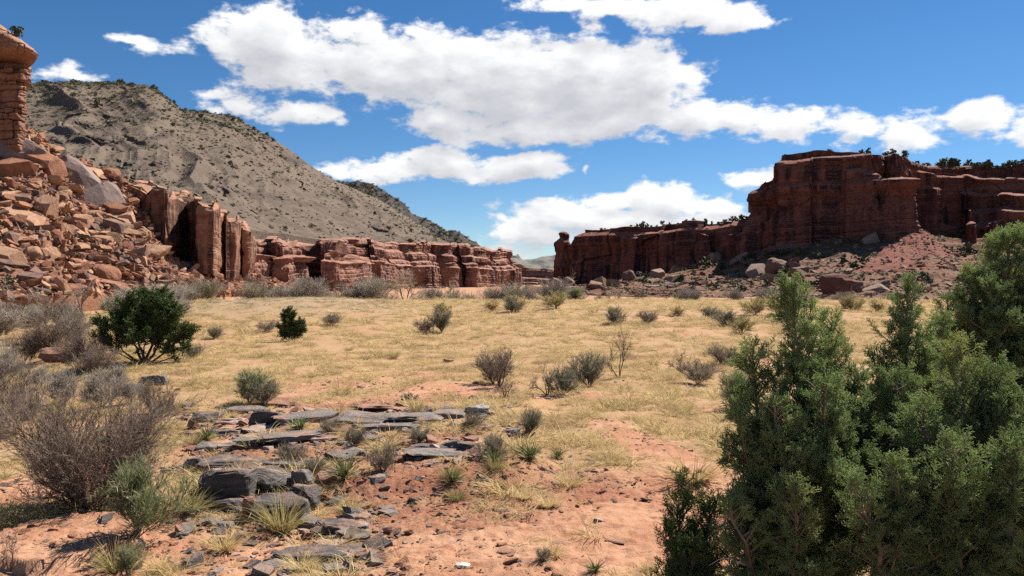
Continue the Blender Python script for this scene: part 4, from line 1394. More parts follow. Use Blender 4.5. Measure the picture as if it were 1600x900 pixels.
def juniper(name, loc, spires, label, group=None, seed=1, spray_src=None, nsrc=4, spray_scale=1.0, dens=1.0, bark=None, cat='tree', trunk_r=0.09, stems=None, flat=False, dead=0):
    """spires: (dx, dy, z0, z1, radius) leaning leaders; each carries whorls of rising branches covered in sprays"""
    rs = np.random.RandomState(seed)
    root = empty(name, loc)
    tag(root, label, cat, group)
    wood, pts, dirs, scs = [], [], [], []
    for (dx, dy, z0, z1, R) in spires:
        # leader from the root to the spire top
        b = np.array((rs.normal() * 0.05, rs.normal() * 0.05, -0.1))
        e = np.array((dx, dy, z1))
        n = 10
        lead = []
        wig = rs.normal(size=(n + 1, 3)) * 0.035 * (z1)
        for i in range(n + 1):
            t = i / n
            bend = t ** 0.75
            c = np.array((b[0] + (e[0] - b[0]) * bend, b[1] + (e[1] - b[1]) * bend, b[2] + (e[2] - b[2]) * t)) + wig[i] * np.array((1, 1, .2)) * min(t, 1 - t) * 2
            lead.append(c)
        for i in range(n):
            t = i / n
            wood.append((lead[i], lead[i + 1], trunk_r * (1 - t) ** 1.2 * (z1 / 3) ** .5 + 0.006, trunk_r * (1 - t - .1) ** 1.2 * (z1 / 3) ** .5 + 0.005 if t < .9 else 0.004))

        def at(z):
            t = np.clip((z - b[2]) / (z1 - b[2]), 0, 1) * n
            k = min(int(t), n - 1)
            return lead[k] + (lead[k + 1] - lead[k]) * (t - k)
        H_ = z1 - z0
        nb = int(46 * H_ * dens / spray_scale ** 0.9)
        for i in range(nb):
            t = (i + rs.rand()) / nb
            zc = z0 + H_ * t
            o = at(zc)
            prof = (1 - t) ** 0.62 * (0.55 + 0.45 * min(1, t / 0.2)) if not flat else math.sqrt(max(0.02, 1 - t * t))
            l = R * prof * rs.uniform(0.42, 1.3) + 0.06
            a = i * 2.39996 + rs.normal() * 0.3
            rise = rs.uniform(0.35, 0.95) + 0.5 * t if not flat else rs.uniform(0.0, 0.7) + 0.7 * t
            d = unit(np.array((math.cos(a), math.sin(a), rise)))
            p = o
            m = max(3, int(l / 0.09))
            st = l / m
            for k in range(m):
                d = unit(d + rs.normal(size=3) * 0.13 + np.array((0, 0, 0.07)))
                q = p + d * st
                rr = 0.011 * (1 - k / m) * (0.4 + l) + 0.0025
                wood.append((p, q, rr, rr * 0.85))
                f = (k + 1) / m
                if f > 0.4 and l > 0.2 and spray_scale < 1.5:
                    # side branchlets in flat, uneven fans
                    for _ in range(2 if rs.rand() < .6 else 1):
                        bd = unit(d * .6 + rs.normal(size=3) * .75 + np.array((0, 0, .18)))
                        bl = l * rs.uniform(.18, .5)
                        e2 = q + bd * bl
                        wood.append((q, e2, .0035, .002))
                        for _k in range(rs.poisson(26 * bl) + 1):
                            w_ = rs.uniform(.25, 1.0)
                            pts.append(q + bd * bl * w_ + rs.normal(size=3) * .010)
                            dirs.append(unit(bd * .8 + rs.normal(size=3) * .5 + np.array((0, 0, .3))))
                            scs.append(spray_scale * rs.uniform(.6, 1.15))
                if f > 0.4:
                    ns = rs.poisson((1.6 + 1.8 * f) * st / 0.09 / spray_scale ** 1.0 * (1 if spray_scale < 1.5 else 1.8))
                    for _ in range(ns):
                        sd_ = unit(d * 0.8 + rs.normal(size=3) * 0.55 + np.array((0, 0, 0.25)))
                        pts.append(p + (q - p) * rs.rand() + rs.normal(size=3) * 0.012)
                        dirs.append(sd_)
                        scs.append(spray_scale * rs.uniform(0.65, 1.25))
                p = q
            pts.append(p); dirs.append(d); scs.append(spray_scale * 1.1)
        pts.append(lead[-1]); dirs.append(np.array((0, 0, 1.0))); scs.append(spray_scale * 1.3)
    V, Fq = tubes(wood, 4 if spray_scale < 1.5 else 3)
    link('trunk', mesh_np('trunk', V, Fq, True, None, bark or M_BARK), None, root)
    pts, dirs = np.array(pts), np.array(dirs)
    src = spray_src or SRC_SPRAY
    scatter('crown', pts, rot_to(dirs, rs), np.array(scs), rs.randint(nsrc, size=len(pts)), src, None, root)
    if dead:
        segs = []
        for _ in range(dead):
            (dx, dy, z0, z1, R) = spires[rs.randint(len(spires))]
            t = rs.uniform(.05, .6)
            p = np.array((dx * t, dy * t, z0 + (z1 - z0) * t))
            out = [[], []]
            a = rs.uniform(math.pi, 2 * math.pi)
            grow(rs, p, unit(np.array((math.cos(a), math.sin(a), .2))), R * 1.15, 0.011, 0, out, dict(n=[7, 4], wob=0.22, up=[0.02], tip=.35, rmin=.003, wood=9, max=1, bare=[.4], kids=[1], ang=(.4, .9), len=(.25, .5), rr=.6))
            segs += out[0]
        V, Fq = tubes(segs, 4)
        link('dead_branch', mesh_np('dead_branch', V, Fq, True, None, M_PALEWOOD), None, root)
    return root
# ------------------------------------------------------------------ junipers
def spire_at(base, px, py, Y, z0, R):
    """leader whose tip is seen at a photo pixel at depth Y, relative to a tree base"""
    p = P3(px, py, Y) - np.array(base)
    return (p[0], p[1], z0, p[2], R)


def gpt(X, Y):
    return np.array((X, Y, float(H(X, Y))))


def front_junipers():
    G = 'junipers close by at the right'
    # A: the left hand tree of the clump, spire near photo x 1240
    bx, by = P3(1255, 0, 6.6)[0], 6.6
    b = gpt(bx, by)
    juniper('juniper_tree', b, [spire_at(b, 1240, 448, 6.5, 0.55, 0.50), spire_at(b, 1176, 548, 6.3, 0.5, 0.40), spire_at(b, 1300, 505, 6.9, 0.5, 0.36),
                                spire_at(b, 1156, 655, 6.0, 0.2, 0.44), spire_at(b, 1290, 600, 6.0, 0.35, 0.46), spire_at(b, 1338, 590, 6.7, 0.35, 0.40), spire_at(b, 1210, 640, 5.9, .2, .42), spire_at(b, 1140, 790, 5.7, .05, .38), spire_at(b, 1240, 770, 5.5, .05, .42)],
            'green juniper with a tall pointed spire, nearest the sandy path', G, 11, dens=1.0, dead=10)
    b = gpt(P3(1420, 0, 7.4)[0], 7.4)
    juniper('juniper_tree', b, [spire_at(b, 1418, 448, 7.4, .5, .46), spire_at(b, 1375, 560, 7.2, .4, .36), spire_at(b, 1470, 500, 7.8, .4, .42), spire_at(b, 1400, 590, 6.7, .3, .48), spire_at(b, 1350, 660, 6.5, .2, .40)],
            'green juniper with a slim spire in the middle of the right clump', G, 12, dens=1.0, dead=12)
    b = gpt(P3(1590, 0, 9.2)[0], 9.2)
    juniper('juniper_tree', b, [spire_at(b, 1580, 368, 9.2, .8, .78), spire_at(b, 1518, 428, 9.0, .7, .62), spire_at(b, 1640, 390, 9.2, .8, .8), spire_at(b, 1548, 450, 8.7, .5, .65), spire_at(b, 1480, 470, 9.2, .5, .45), spire_at(b, 1610, 500, 8.5, .5, .6)],
            'tallest juniper of the clump, cut by the right edge of the picture', G, 13, dens=1.0, dead=8, spray_scale=1.15)
    b = gpt(P3(1500, 0, 6.2)[0], 6.2)
    juniper('juniper_tree', b, [spire_at(b, 1500, 545, 6.3, .3, .50), spire_at(b, 1440, 640, 5.9, .1, .48), spire_at(b, 1560, 580, 6.3, .2, .55), spire_at(b, 1390, 730, 5.5, .05, .42), spire_at(b, 1490, 700, 5.4, .05, .5), spire_at(b, 1590, 700, 5.5, .05, .5),
                                spire_at(b, 1330, 760, 5.4, 0.0, .40), spire_at(b, 1640, 620, 6, .1, .5)],
            'broad bushy juniper filling the lower right corner', G, 14, dens=1.0, dead=12)
    b = gpt(P3(1072, 0, 6.5)[0], 6.5)
    juniper('juniper_sapling', b, [spire_at(b, 1068, 752, 6.4, .15, .20), spire_at(b, 1108, 790, 6.4, .1, .18), spire_at(b, 1045, 835, 6.2, .02, .20), spire_at(b, 1085, 860, 6.1, .02, .22)],
            'small juniper sapling painted dark as if shaded, at the left foot of the clump', None, 15, dens=1.2, spray_src=SRC_SPRAY3, nsrc=3, bark=M_DARKBARK, trunk_r=.03)


def mid_junipers():
    b = hit(232, 572)
    b = hit(228, 566)
    s = b[1] / F
    W = lambda dx, top, R, z0: (dx * s * 1.12, rsj.normal() * 0.3, z0 * .8, (560 - top) * s * .97, R * s * 1.05)
    rsj = np.random.RandomState(3)
    juniper('juniper_tree', b, [W(5, 458, 40, .9), W(-32, 482, 34, .8), W(40, 476, 34, .7), W(-52, 505, 26, .7), W(58, 510, 26, .4), W(-12, 472, 40, .8), W(25, 500, 36, .8), W(62, 540, 16, .15), W(-60, 530, 14, .3), W(0, 505, 40, .8)],
            'dark green round juniper with several stems among grey brush at the left', None, 21, dens=0.9, spray_src=SRC_SPRAY2, nsrc=3, spray_scale=2.3, bark=M_DARKBARK, flat=True, trunk_r=.08)
    b = hit(452, 533)
    s = b[1] / F
    juniper('juniper_sapling', b, [(-0.02, 0, .05, 45 * s, 15 * s), (16 * s, .1, .1, 27 * s, 9 * s), (-12 * s, .1, .0, 18 * s, 8 * s), (22 * s, 0, .1, 18 * s, 6 * s)],
            'small pointed dark juniper standing alone on the grassy mound', None, 22, dens=1.3, spray_src=SRC_SPRAY2, nsrc=3, spray_scale=2.0, bark=M_DARKBARK, trunk_r=.04)


# ------------------------------------------------------------------ bare brush and trees
def brush_parts(seed, stems, h, r, spread, P, matw, matt, name_w='stems', name_t='twigs'):
    rs = np.random.RandomState(seed)
    out = [[], []]
    for i in range(stems):
        a = 6.283 * (i + rs.rand()) / stems
        ln = spread * (0.15 + 0.85 * rs.rand())
        d = unit(np.array((math.cos(a) * ln, math.sin(a) * ln, 1.0)))
        grow(rs, np.array((math.cos(a) * 0.06 * h, math.sin(a) * 0.06 * h, -0.05)), d, h * rs.uniform(.55, .8), r * rs.uniform(.6, 1), 0, out, P)
    res = []
    for sg, nm, mt in ((out[0], name_w, matw), (out[1], name_t, matt)):
        V, Fq = tubes(sg, 3)
        res.append(mesh_np(nm, V, Fq, True, None, mt))
    return res


def brush_thing(name, parts, loc, label, cat, group=None, rz=0.0, sc=1.0, names=('stems', 'twigs'), hw=None):
    root = empty(name, loc, rz)
    if hw is not None:           # wanted height and width in metres
        co = []
        for me in parts:
            a = np.empty(len(me.vertices) * 3, np.float32)
            me.vertices.foreach_get('co', a)
            co.append(a.reshape(-1, 3))
        co = np.vstack(co)
        hh = np.percentile(co[:, 2], 99)
        ww = 2 * np.percentile(np.hypot(co[:, 0], co[:, 1]), 97)
        sc = (hw[1] / ww, hw[1] / ww, hw[0] / hh)
    root.scale = (sc, sc, sc) if not isinstance(sc, tuple) else sc
    tag(root, label, cat, group)
    for me, nm in zip(parts, names):
        link(nm, me, None, root)
    return root


BR = dict(n=[6, 4, 3, 2], wob=0.13, up=[0.05, 0.06, 0.08, .1], tip=0.45, rmin=0.0022, wood=2, max=3, bare=[0.2, 0.2, 0.2], kids=[2, 2, 2], ang=(.3, .8), len=(.38, .62), rr=.6)
TR = dict(n=[6, 5, 4, 3, 2], wob=0.2, up=[0.03, 0.04, 0.05, 0.05], tip=0.55, rmin=0.012, wood=2, max=4, bare=[0.45, 0.35, 0.3, .3], kids=[1, 2, 2, 2], ang=(.45, 1.0), len=(.42, .68), rr=.6, prob=.8)
BF = dict(n=[5, 3, 2], wob=0.12, up=[0.05, 0.06, 0.08], tip=0.5, rmin=0.012, wood=1, max=2, bare=[0.1, 0.1], kids=[3, 3], ang=(.25, .75), len=(.35, .6), rr=.6)


TREE_REFS = [(635, 'leaning bare cottonwood'), (595, 'bare tree by the cottonwood'), (535, 'small tree behind the mound'), (490, 'pale tree behind the mound'), (450, 'spindly bare tree'), (400, 'dark branched bare tree'), (330, 'bare tree past the juniper'),
             (280, 'tall dark limbed bare tree'), (85, 'crooked bare tree'), (30, 'bushy bare tree'), (130, 'pale tree before the rubble'), (190, 'bare tree by the juniper'), (230, 'round juniper'), (700, 'tree below the long cliff'), (760, 'low tree at the cliff corner'), (878, 'wide pale bare tree'),
             (960, 'dark low bare tree'), (1045, 'thin reddish bare tree'), (1000, 'dark bare bush tree'), (1140, 'pale tree before the apron'), (1240, 'juniper spire'), (1420, 'middle juniper spire'), (1330, 'gap between juniper spires')]


def brush_zone(px, Y, k):
    a, w = min(TREE_REFS, key=lambda r: abs(r[0] - px))
    d = px - a
    side = 'in line with' if abs(d) < 5 else ('just ' if abs(d) < 14 else '') + ('right of' if d > 0 else 'left of')
    return ('far off, ' if Y > 108 else 'nearer, ' if Y < 92 else '') + side + ' the ' + w


def bare_brush():
    rs = np.random.RandomState(5)
    # the big one in front at the left
    big = brush_parts(101, 27, 1.75, 0.022, 1.7, dict(BR, kids=[2, 2, 3], len=(.30, .52), bare=[.05, .15, .2], up=[.09, .06, .08, .1]), M_DARKBARK, M_TWIG)
    b = hit(146, 795)
    brush_thing('bare_shrub', big, b, 'big leafless grey brown shrub in front at the left, throwing a streaky shadow', 'shrub', None, 0.4, hw=(178 * b[1] / F, 248 * b[1] / F))
    vs = [brush_parts(110 + k, 9, 1.5, 0.016, 0.9, dict(BR, rmin=.0035), M_DARKBARK, M_TWIG) for k in range(3)]
    vp = [brush_parts(120 + k, 9, 1.5, 0.016, 0.9, dict(BR, rmin=.004), M_TWIG, M_TWIGG) for k in range(2)]
    spots = [  # px, py foot, height px, variant set, label
        (22, 680, 74, 0, 'leafless grey shrub at the left edge behind the big front shrub'), (4, 650, 90, 0, 'tall twiggy shrub cut by the left edge'),
        (95, 632, 54, 1, 'pale leafless shrub above the big front shrub'), (158, 640, 60, 1, 'pale dry shrub between the big front shrub and the round juniper'),
        (40, 570, 54, 0, 'dark brush left of the undercut bank below the crooked bare tree'), (85, 560, 66, 0, 'dense brown brush under the crooked bare tree'),
        (125, 580, 60, 0, 'brush at the right end of the undercut bank'), (150, 590, 50, 0, 'low grey brush left of the round juniper'), (0, 600, 56, 1, 'pale bare brush at the left edge, half way up'),
        (205, 632, 36, 1, 'thin pale brush in front of the round juniper'), (245, 655, 60, 0, 'wiry dark shrub right behind the big front shrub'), (60, 606, 34, 1, 'pale tangled brush in the left thicket'),
        (175, 610, 40, 1, 'small pale brush below the round juniper'), (110, 540, 50, 1, 'pale brush behind the undercut bank')]
    for px, py, hp, st, lb in spots:
        b = hit(px, py)
        s = hp * b[1] / F / 1.45
        v = (vs, vp)[st][rs.randint(2 if st else 3)]
        brush_thing('bare_shrub', v, b, lb, 'shrub', 'leafless shrubs of the left thicket', rs.uniform(0, 6.28), hw=(hp * b[1] / F, 1.35 * hp * b[1] / F))
    # far riparian brush, in a band along the wash
    far = [brush_parts(130 + k, 16, 3.0, 0.03, 0.75, BF, M_TWIG, (M_TWIGG, M_TWIGG, M_TWIGO)[k]) for k in range(3)]
    place = ['left of the round juniper', 'behind the round juniper', 'behind the grassy mound', 'right of the leaning bare tree', 'in the gap between the cliffs', 'below the low right cliff', 'behind the field at the right']
    n = 0
    tries = 0
    while n < 120 and tries < 3000:
        tries += 1
        px = rs.uniform(-30, 1400)
        if px < 300:
            Y = rs.uniform(48, 98)
        elif px < 640:
            Y = rs.uniform(88, 125)
        else:
            Y = rs.uniform(84, 128)
        if 640 < px < 1400 and rs.rand() < 0.35:
            continue
        X = Y * (px - 800) / F
        z = float(H(X, Y))
        k = rs.randint(3)
        s = rs.uniform(.45, 1.0) * (0.75 if px < 300 else 1.0) * (0.62 if px > 900 else 1)
        zone = brush_zone(px, Y, k)
        zone0 = place[0] if px < 150 else place[1] if px < 310 else place[2] if px < 600 else place[3] if px < 780 else place[4] if px < 880 else place[5] if px < 1150 else place[6]
        tall = 'tall' if s > .75 else 'low'
        brush_thing('bare_brush', far[k], (X, Y, z - .1), '%s %s leafless brush %s' % (tall, ('grey', 'pale grey', 'olive grey')[k], zone), 'brush', 'leafless brush along the wash', rs.uniform(0, 6.28), hw=(2.9 * s, 4.8 * s))
        n += 1


def bare_trees():
    rs = np.random.RandomState(6)
    vs = []
    for k in range(4):
        r2 = np.random.RandomState(140 + k)
        out = [[], []]
        for i in range((2, 3, 1, 4)[k]):
            a = r2.uniform(0, 6.28)
            ln = r2.uniform(.15, .7)
            grow(r2, np.array((0, 0, -.1)), unit(np.array((math.cos(a) * ln, math.sin(a) * ln, 1))), 3.4, .16, 0, out, TR)
        V, Fq = tubes(out[0], 5)
        w = mesh_np('trunk', V, Fq, True, None, M_DARKBARK)
        V, Fq = tubes(out[1], 3)
        vs.append((w, mesh_np('crown', V, Fq, True, None, (M_TWIGG, M_TWIG, M_TWIG, M_TWIGO)[k])))
    spots = [(635, 478, 56, 100, 3, 'leaning bare cottonwood with a dark trunk standing by the grassy mound'), (595, 470, 40, 112, 0, 'bare tree left of the leaning cottonwood'), (535, 474, 34, 115, 1, 'small bare tree behind the crest of the mound'),
             (490, 472, 42, 112, 0, 'pale bare tree in the middle behind the mound'), (450, 474, 36, 116, 2, 'spindly bare tree behind the mound below the cliff recess'), (400, 474, 44, 110, 1, 'dark branched bare tree left behind the mound'),
             (330, 482, 46, 100, 0, 'bare tree just right of the round juniper'), (280, 484, 62, 92, 2, 'tall bare tree with dark limbs behind the round juniper'), (350, 476, 40, 118, 2, 'thin bare tree at the end of the boulder slope'),
             (85, 525, 62, 52, 1, 'crooked bare tree with a dark bent trunk in the left thicket'), (30, 500, 60, 66, 0, 'bushy bare tree at the left edge'), (130, 492, 54, 82, 0, 'pale bare tree in front of the rubble slope'), (190, 490, 40, 85, 1, 'bare tree left behind the round juniper'),
             (700, 474, 34, 120, 3, 'bare tree below the right part of the long cliff'), (760, 474, 28, 122, 0, 'low bare tree under the corner of the long cliff'), (878, 472, 44, 112, 0, 'wide pale bare tree below the pinnacle'), (960, 474, 30, 105, 3, 'dark low bare tree left of the apron'),
             (1045, 480, 34, 98, 2, 'thin reddish bare tree in front of the apron'), (1000, 476, 26, 110, 1, 'dark bare bush tree under the low cliff'), (1140, 478, 26, 100, 0, 'pale bare tree in front of the brown apron')]
    for px, py, hp, Y, k, lb in spots:
        X = Y * (px - 800) / F
        z = float(H(X, Y))
        top = ZC + Y * (HY - (py - hp)) / F
        s = max(top - z, 1.5) / 5.2
        brush_thing('bare_tree', vs[k], (X, Y, z - .05), lb, 'tree', 'bare trees along the wash', rs.uniform(0, 6.28), names=('trunk', 'crown'), hw=(max(top - z, 1.5), 1.15 * max(top - z, 1.5)))


# ------------------------------------------------------------------ shrubs of the field
def tuft(seed, n, r0, L, lean, w, mat, name, **kw):
    rs = np.random.RandomState(seed)
    return mesh_np(name, *ribbons(rs, n, r0, L, lean, w, **kw), False, None, mat)


def field_shrubs():
    rs = np.random.RandomState(8)
    # sage / rabbitbrush: twiggy stems with fine leaves
    def leafy(seed, mat, n=1100, h=0.6, spread=.9, wood=M_TWIG, lw=0.007):
        r = np.random.RandomState(seed)
        out = [[], []]
        for i in range(11):
            a = 6.283 * (i + r.rand()) / 11
            ln = spread * (.2 + .8 * r.rand())
            grow(r, np.array((0, 0, -.02)), unit(np.array((math.cos(a) * ln, math.sin(a) * ln, 1))), h * .75, .008, 0, out, dict(BR, n=[4, 3, 2], max=2, rmin=.002, kids=[2, 3], wood=9))
        V, Fq = tubes(out[0], 3)
        w = mesh_np('stems', V, Fq, True, None, wood)
        segs = out[0]
        ids = r.randint(len(segs), size=n)
        A = np.array([segs[i][0] for i in ids]); B = np.array([segs[i][1] for i in ids])
        p = A + (B - A) * r.rand(n)[:, None]
        d = (B - A) / (np.linalg.norm(B - A, axis=1, keepdims=True) + 1e-9) + r.normal(size=(n, 3)) * .45 + np.array((0, 0, .35))
        d /= np.linalg.norm(d, axis=1, keepdims=True)
        l = r.uniform(.05, .13, n) * h / .6
        s = np.cross(d, r.normal(size=(n, 3))); s /= np.linalg.norm(s, axis=1, keepdims=True) + 1e-9
        wd = lw * r.uniform(.6, 1.3, n)
        V = np.stack([p - s * wd[:, None] * .5, p + s * wd[:, None] * .5, p + d * l[:, None] + s * wd[:, None] * .2, p + d * l[:, None] - s * wd[:, None] * .2], 1).reshape(-1, 3)
        Fq = np.arange(4 * n).reshape(n, 4)
        return w, mesh_np('leaves', V, Fq, False, None, mat)
    rab = [leafy(201, M_RABBIT, 4200, .6, .7, lw=.009), leafy(202, M_RABBIT, 3600, .6, .9, lw=.010)]
    sag = [leafy(203, M_SAGE, 3200, lw=.011), leafy(204, M_SAGE, 3000, .6, 1.2, lw=.011), leafy(205, M_GREYTUFT, 2600, .6, 1.1, lw=.010)]
    N = ('stems', 'leaves')
    items = [  # px, foot py, height px, width factor, mesh, label
        (215, 838, 112, 1.0, rab[0], 'bright grey green rabbitbrush in front of the big bare shrub'),
        (390, 632, 52, 1.1, rab[1], 'green rabbitbrush at the back edge of the dark rock ledge'), (415, 634, 40, 1.1, sag[0], 'grey sage touching the right side of the rabbitbrush by the ledge'),
        (690, 520, 36, 1.0, sag[0], 'upright grey green sage high in the grass field'), (662, 520, 20, 1.4, sag[2], 'low dead looking sage left of the upright one'),
        (600, 738, 42, 1.1, sag[2], 'grey bush right of the spiky yucca'), (555, 702, 34, 1.0, sag[0], 'grey tuft behind the spiky yucca'), (455, 728, 34, 1.3, sag[2], 'grey brown bush on top of the dark boulders'),
        (515, 678, 24, 1.4, sag[2], 'small grey bush below the flat rock ledge'), (655, 694, 24, 1.5, sag[0], 'low grey bush left of the stacked stones'), (770, 718, 38, 1.3, sag[1], 'grey green bush right of the stacked stones'),
        (740, 672, 28, 1.1, sag[2], 'round grey bush below the pale lichen rock'), (832, 680, 40, .8, sag[0], 'narrow grey bush in the middle of the field'), (920, 606, 52, 1.1, sag[0], 'grey sage left of the dark snag'),
        (880, 616, 40, 1.3, sag[1], 'spreading grey bush with arching dead wood'), (770, 600, 48, 1.1, sag[2], 'dead grey bush with a broken dark branch'), (640, 628, 14, 1.8, sag[1], 'small dark cushion on the red bank'),
        (960, 506, 26, 1.4, sag[1], 'round grey bush at the back of the field'), (1012, 506, 20, 1.5, sag[2], 'dark grey bush beside the round one at the back of the field'), (1140, 510, 24, 1.8, sag[1], 'wide grey bush far right in the field'),
        (1110, 500, 20, 1.6, sag[0], 'pale bush left of the wide grey bush'), (418, 518, 16, 2.0, sag[2], 'low dark bush left of the lone pointed juniper'), (518, 508, 18, 1.6, sag[2], 'thin dark bush on the mound'), (335, 530, 18, 1.3, sag[0], 'round grey bush on the left flank of the mound'),
        (1150, 640, 60, .9, rab[0], 'grey green bush tucked behind the left juniper'), (1090, 600, 36, 1.5, sag[2], 'dry grey bush left of the juniper clump'), (1130, 570, 30, 1.6, sag[2], 'straggly dry bush beyond the juniper clump'), (850, 878, 20, 1.3, sag[0], 'little green grey plant on the sandy slope'),
        (1255, 486, 26, 1.4, sag[1], 'grey bush showing behind the juniper spire'), (900, 470, 20, 1.6, rab[1], 'greenish bush at the far edge of the field'), (800, 488, 26, 1.3, sag[1], 'straw grey bush on the far edge of the field'),
        (490, 745, 26, 1.2, sag[0], 'grey green plant behind the dark boulders'), (300, 560, 22, 1.5, sag[2], 'dry bush right of the round juniper'), (200, 900, 46, .9, rab[1], 'low green tuft at the bottom edge by the eroded bank')]
    for px, py, hp, wf, v, lb in items:
        b = hit(px, py)
        s = hp * b[1] / F / .62
        o = brush_thing('sage_bush' if v[1].materials[0].name != 'green_rabbitbrush' else 'rabbitbrush', v, b, lb, 'bush', None, rs.uniform(0, 6.28), names=N, hw=(hp * b[1] / F, hp * wf * 1.15 * b[1] / F))
    # straw coloured brush along the far edge of the field
    sb = [leafy(206, M_STRAW, 2600, .6, .9, M_TWIGO, lw=.012), leafy(207, M_STRAWG, 2400, .6, 1.0, M_TWIGO, lw=.012)]
    for i, (px, py, hp, w) in enumerate([(805, 487, 24, 'under the gap between the cliffs'), (868, 482, 26, 'below the pinnacle'), (770, 486, 18, 'under the long cliff corner'), 
                                         (1180, 492, 26, 'left of the juniper spire'), (1215, 492, 30, 'touching the juniper spire'), (1330, 486, 24, 'between the two juniper spires'), (1060, 494, 18, 'left of the far trail patch'), (690, 490, 16, 'behind the upright sage'), (1370, 488, 22, 'left of the slim middle spire'), (1160, 520, 24, 'beside the wide grey bush')]):
        b = hit(px, py)
        brush_thing('straw_brush', sb[i % 2], b, 'straw coloured brush at the far edge of the field, ' + w, 'bush', 'straw brush at the far edge of the field', rs.uniform(0, 6.28), names=N, hw=(hp * b[1] / F, hp * 1.7 * b[1] / F))
    # yuccas
    def yucca(seed):
        r = np.random.RandomState(seed)
        V, Fq = ribbons(r, 95, .035, .40, 1.25, .017, seg=2, curve=.05, jit=.18, zj=.14)
        V2, F2 = ribbons(r, 60, .05, .26, 1.6, .014, seg=2, curve=.55, jit=.2, zj=.12)
        return mesh_np('leaves', V, Fq, False, None, M_YUCCA), mesh_np('dead_leaves', V2, F2, False, None, M_STRAW)
    yv = [yucca(301), yucca(302)]
    for px, py, hp, lb in [(540, 750, 40, 'spiky green yucca with a skirt of dead leaves right of the dark boulders'), (470, 674, 24, 'small yucca on the flat rock ledge'), (828, 720, 34, 'dark yucca in the dry grass at mid field'),
                           (492, 742, 26, 'half hidden yucca behind the dark boulders'), (706, 756, 26, 'small yucca in the red rubble'), (872, 716, 20, 'flattened yucca right of the dark one'), (325, 690, 26, 'thin yucca beside the big bare shrub'), (930, 895, 22, 'small yucca at the bottom edge of the sandy slope'), (772, 728, 26, 'yellowish yucca by the grey green bush')]:
        b = hit(px, py)
        s = hp * b[1] / F / .40
        brush_thing('yucca', yv[rs.randint(2)], b, lb, 'yucca', 'yuccas among the rocks', rs.uniform(0, 6.28), s, ('leaves', 'dead_leaves'))
    # snags
    snag = []
    for k in range(3):
        r2 = np.random.RandomState(400 + k)
        out = [[], []]
        for i in range((3, 4, 5)[k]):
            a = r2.uniform(0, 6.28); ln = r2.uniform(.2, .9)
            grow(r2, np.array((0, 0, -.05)), unit(np.array((math.cos(a) * ln, math.sin(a) * ln, 1))), .85, .03, 0, out, dict(TR, rmin=.005, max=3, up=[.05], kids=[1, 2, 2], prob=.9))
        V, Fq = tubes(out[0], 5); V2, F2 = tubes(out[1], 3)
        snag.append((mesh_np('limbs', V, Fq, True, None, M_DARKBARK), mesh_np('twigs', V2, F2, True, None, M_TWIG)))
    for px, py, hp, k, wf, lb in [(968, 590, 72, 0, .8, 'upright dark snag with a forked bare top in the field'), (1062, 580, 34, 1, 1.1, 'small forked dead shrub left of the juniper clump'), (780, 604, 60, 2, 1.1, 'twisted dead shrub with a broken top'), (855, 618, 50, 1, 1.3, 'arching dead branches among the grey bushes'),
                                (790, 622, 26, 2, 1.6, 'fallen dead branches in front of the twisted shrub'), (678, 522, 30, 1, 1.3, 'dead twigs left of the upright sage'), (15, 895, 70, 0, .8, 'thin dead stem at the lower left corner')]:
        b = hit(px, py)
        s = hp * b[1] / F / 1.25
        brush_thing('dead_shrub', snag[k], b, lb, 'dead shrub', 'dead shrubs in the field', rs.uniform(0, 6.28), names=('limbs', 'twigs'), hw=(hp * b[1] / F, hp * wf * b[1] / F))
    # bunch grass clumps that stand out
    gt = [tuft(310 + k, 230, .07, .30, .8, .006, M_STRAWG if k == 1 else M_STRAW, 'bunch_grass', curve=.35) for k in range(3)]
    spots = [(1085, 752, 46, 1.7, 0, 'big straw coloured bunch grass at the left foot of the juniper clump'), (857, 792, 26, 1.3, 0, 'round pale bunch grass on the edge of the sandy slope'), (440, 830, 70, .9, 1, 'tall greenish grass with seed heads below the dark boulders'), (180, 892, 56, 1.0, 1, 'green based bunch grass on the eroded bank'),
             (250, 892, 30, 1.4, 0, 'dry bunch grass at the bottom edge by the green tuft'), (470, 890, 34, 1.3, 0, 'dry grass clump on the lowest dark slab'), (650, 645, 24, .9, 1, 'small greenish tuft on the red bank'), (715, 782, 22, 1.3, 1, 'olive bunch grass in the red rubble'), (775, 735, 30, .9, 1, 'yellow green bunch beside the grey green bush'),
             (890, 760, 30, 1.3, 0, 'straw bunch by the sandy slope edge'), (820, 780, 24, 1.2, 0, 'flattened straw bunch left of the round pale one'), (615, 560, 16, 1.2, 1, 'small green brown tuft in the field'), (545, 548, 8, 1.6, 1, 'tiny dark green tuft on the mound'), (1015, 895, 20, 1.2, 1, 'greenish tuft under the juniper sapling'),
             (865, 870, 26, 1.2, 0, 'leaning straw tuft in the middle of the sandy slope'), (300, 800, 40, 1.2, 1, 'grass clump left of the dark boulders'), (350, 860, 40, 1.3, 0, 'pale grass clump below the dark boulders'), (545, 800, 22, 1.4, 0, 'dry tuft on the red rubble slope'), (1022, 570, 20, 1.1, 0, 'yellow tuft right of the dark snag'), (705, 748, 24, 1.2, 1, 'olive tuft among the rubble')]
    for px, py, hp, wf, k, lb in spots:
        b = hit(px, py)
        s = hp * b[1] / F / .30
        o = link('bunch_grass', gt[k])
        o.location = b; o.rotation_euler = (0, 0, rs.uniform(0, 6.28)); o.scale = (s * wf, s * wf, s)
        tag(o, lb, 'grass clump', 'bunch grass clumps')


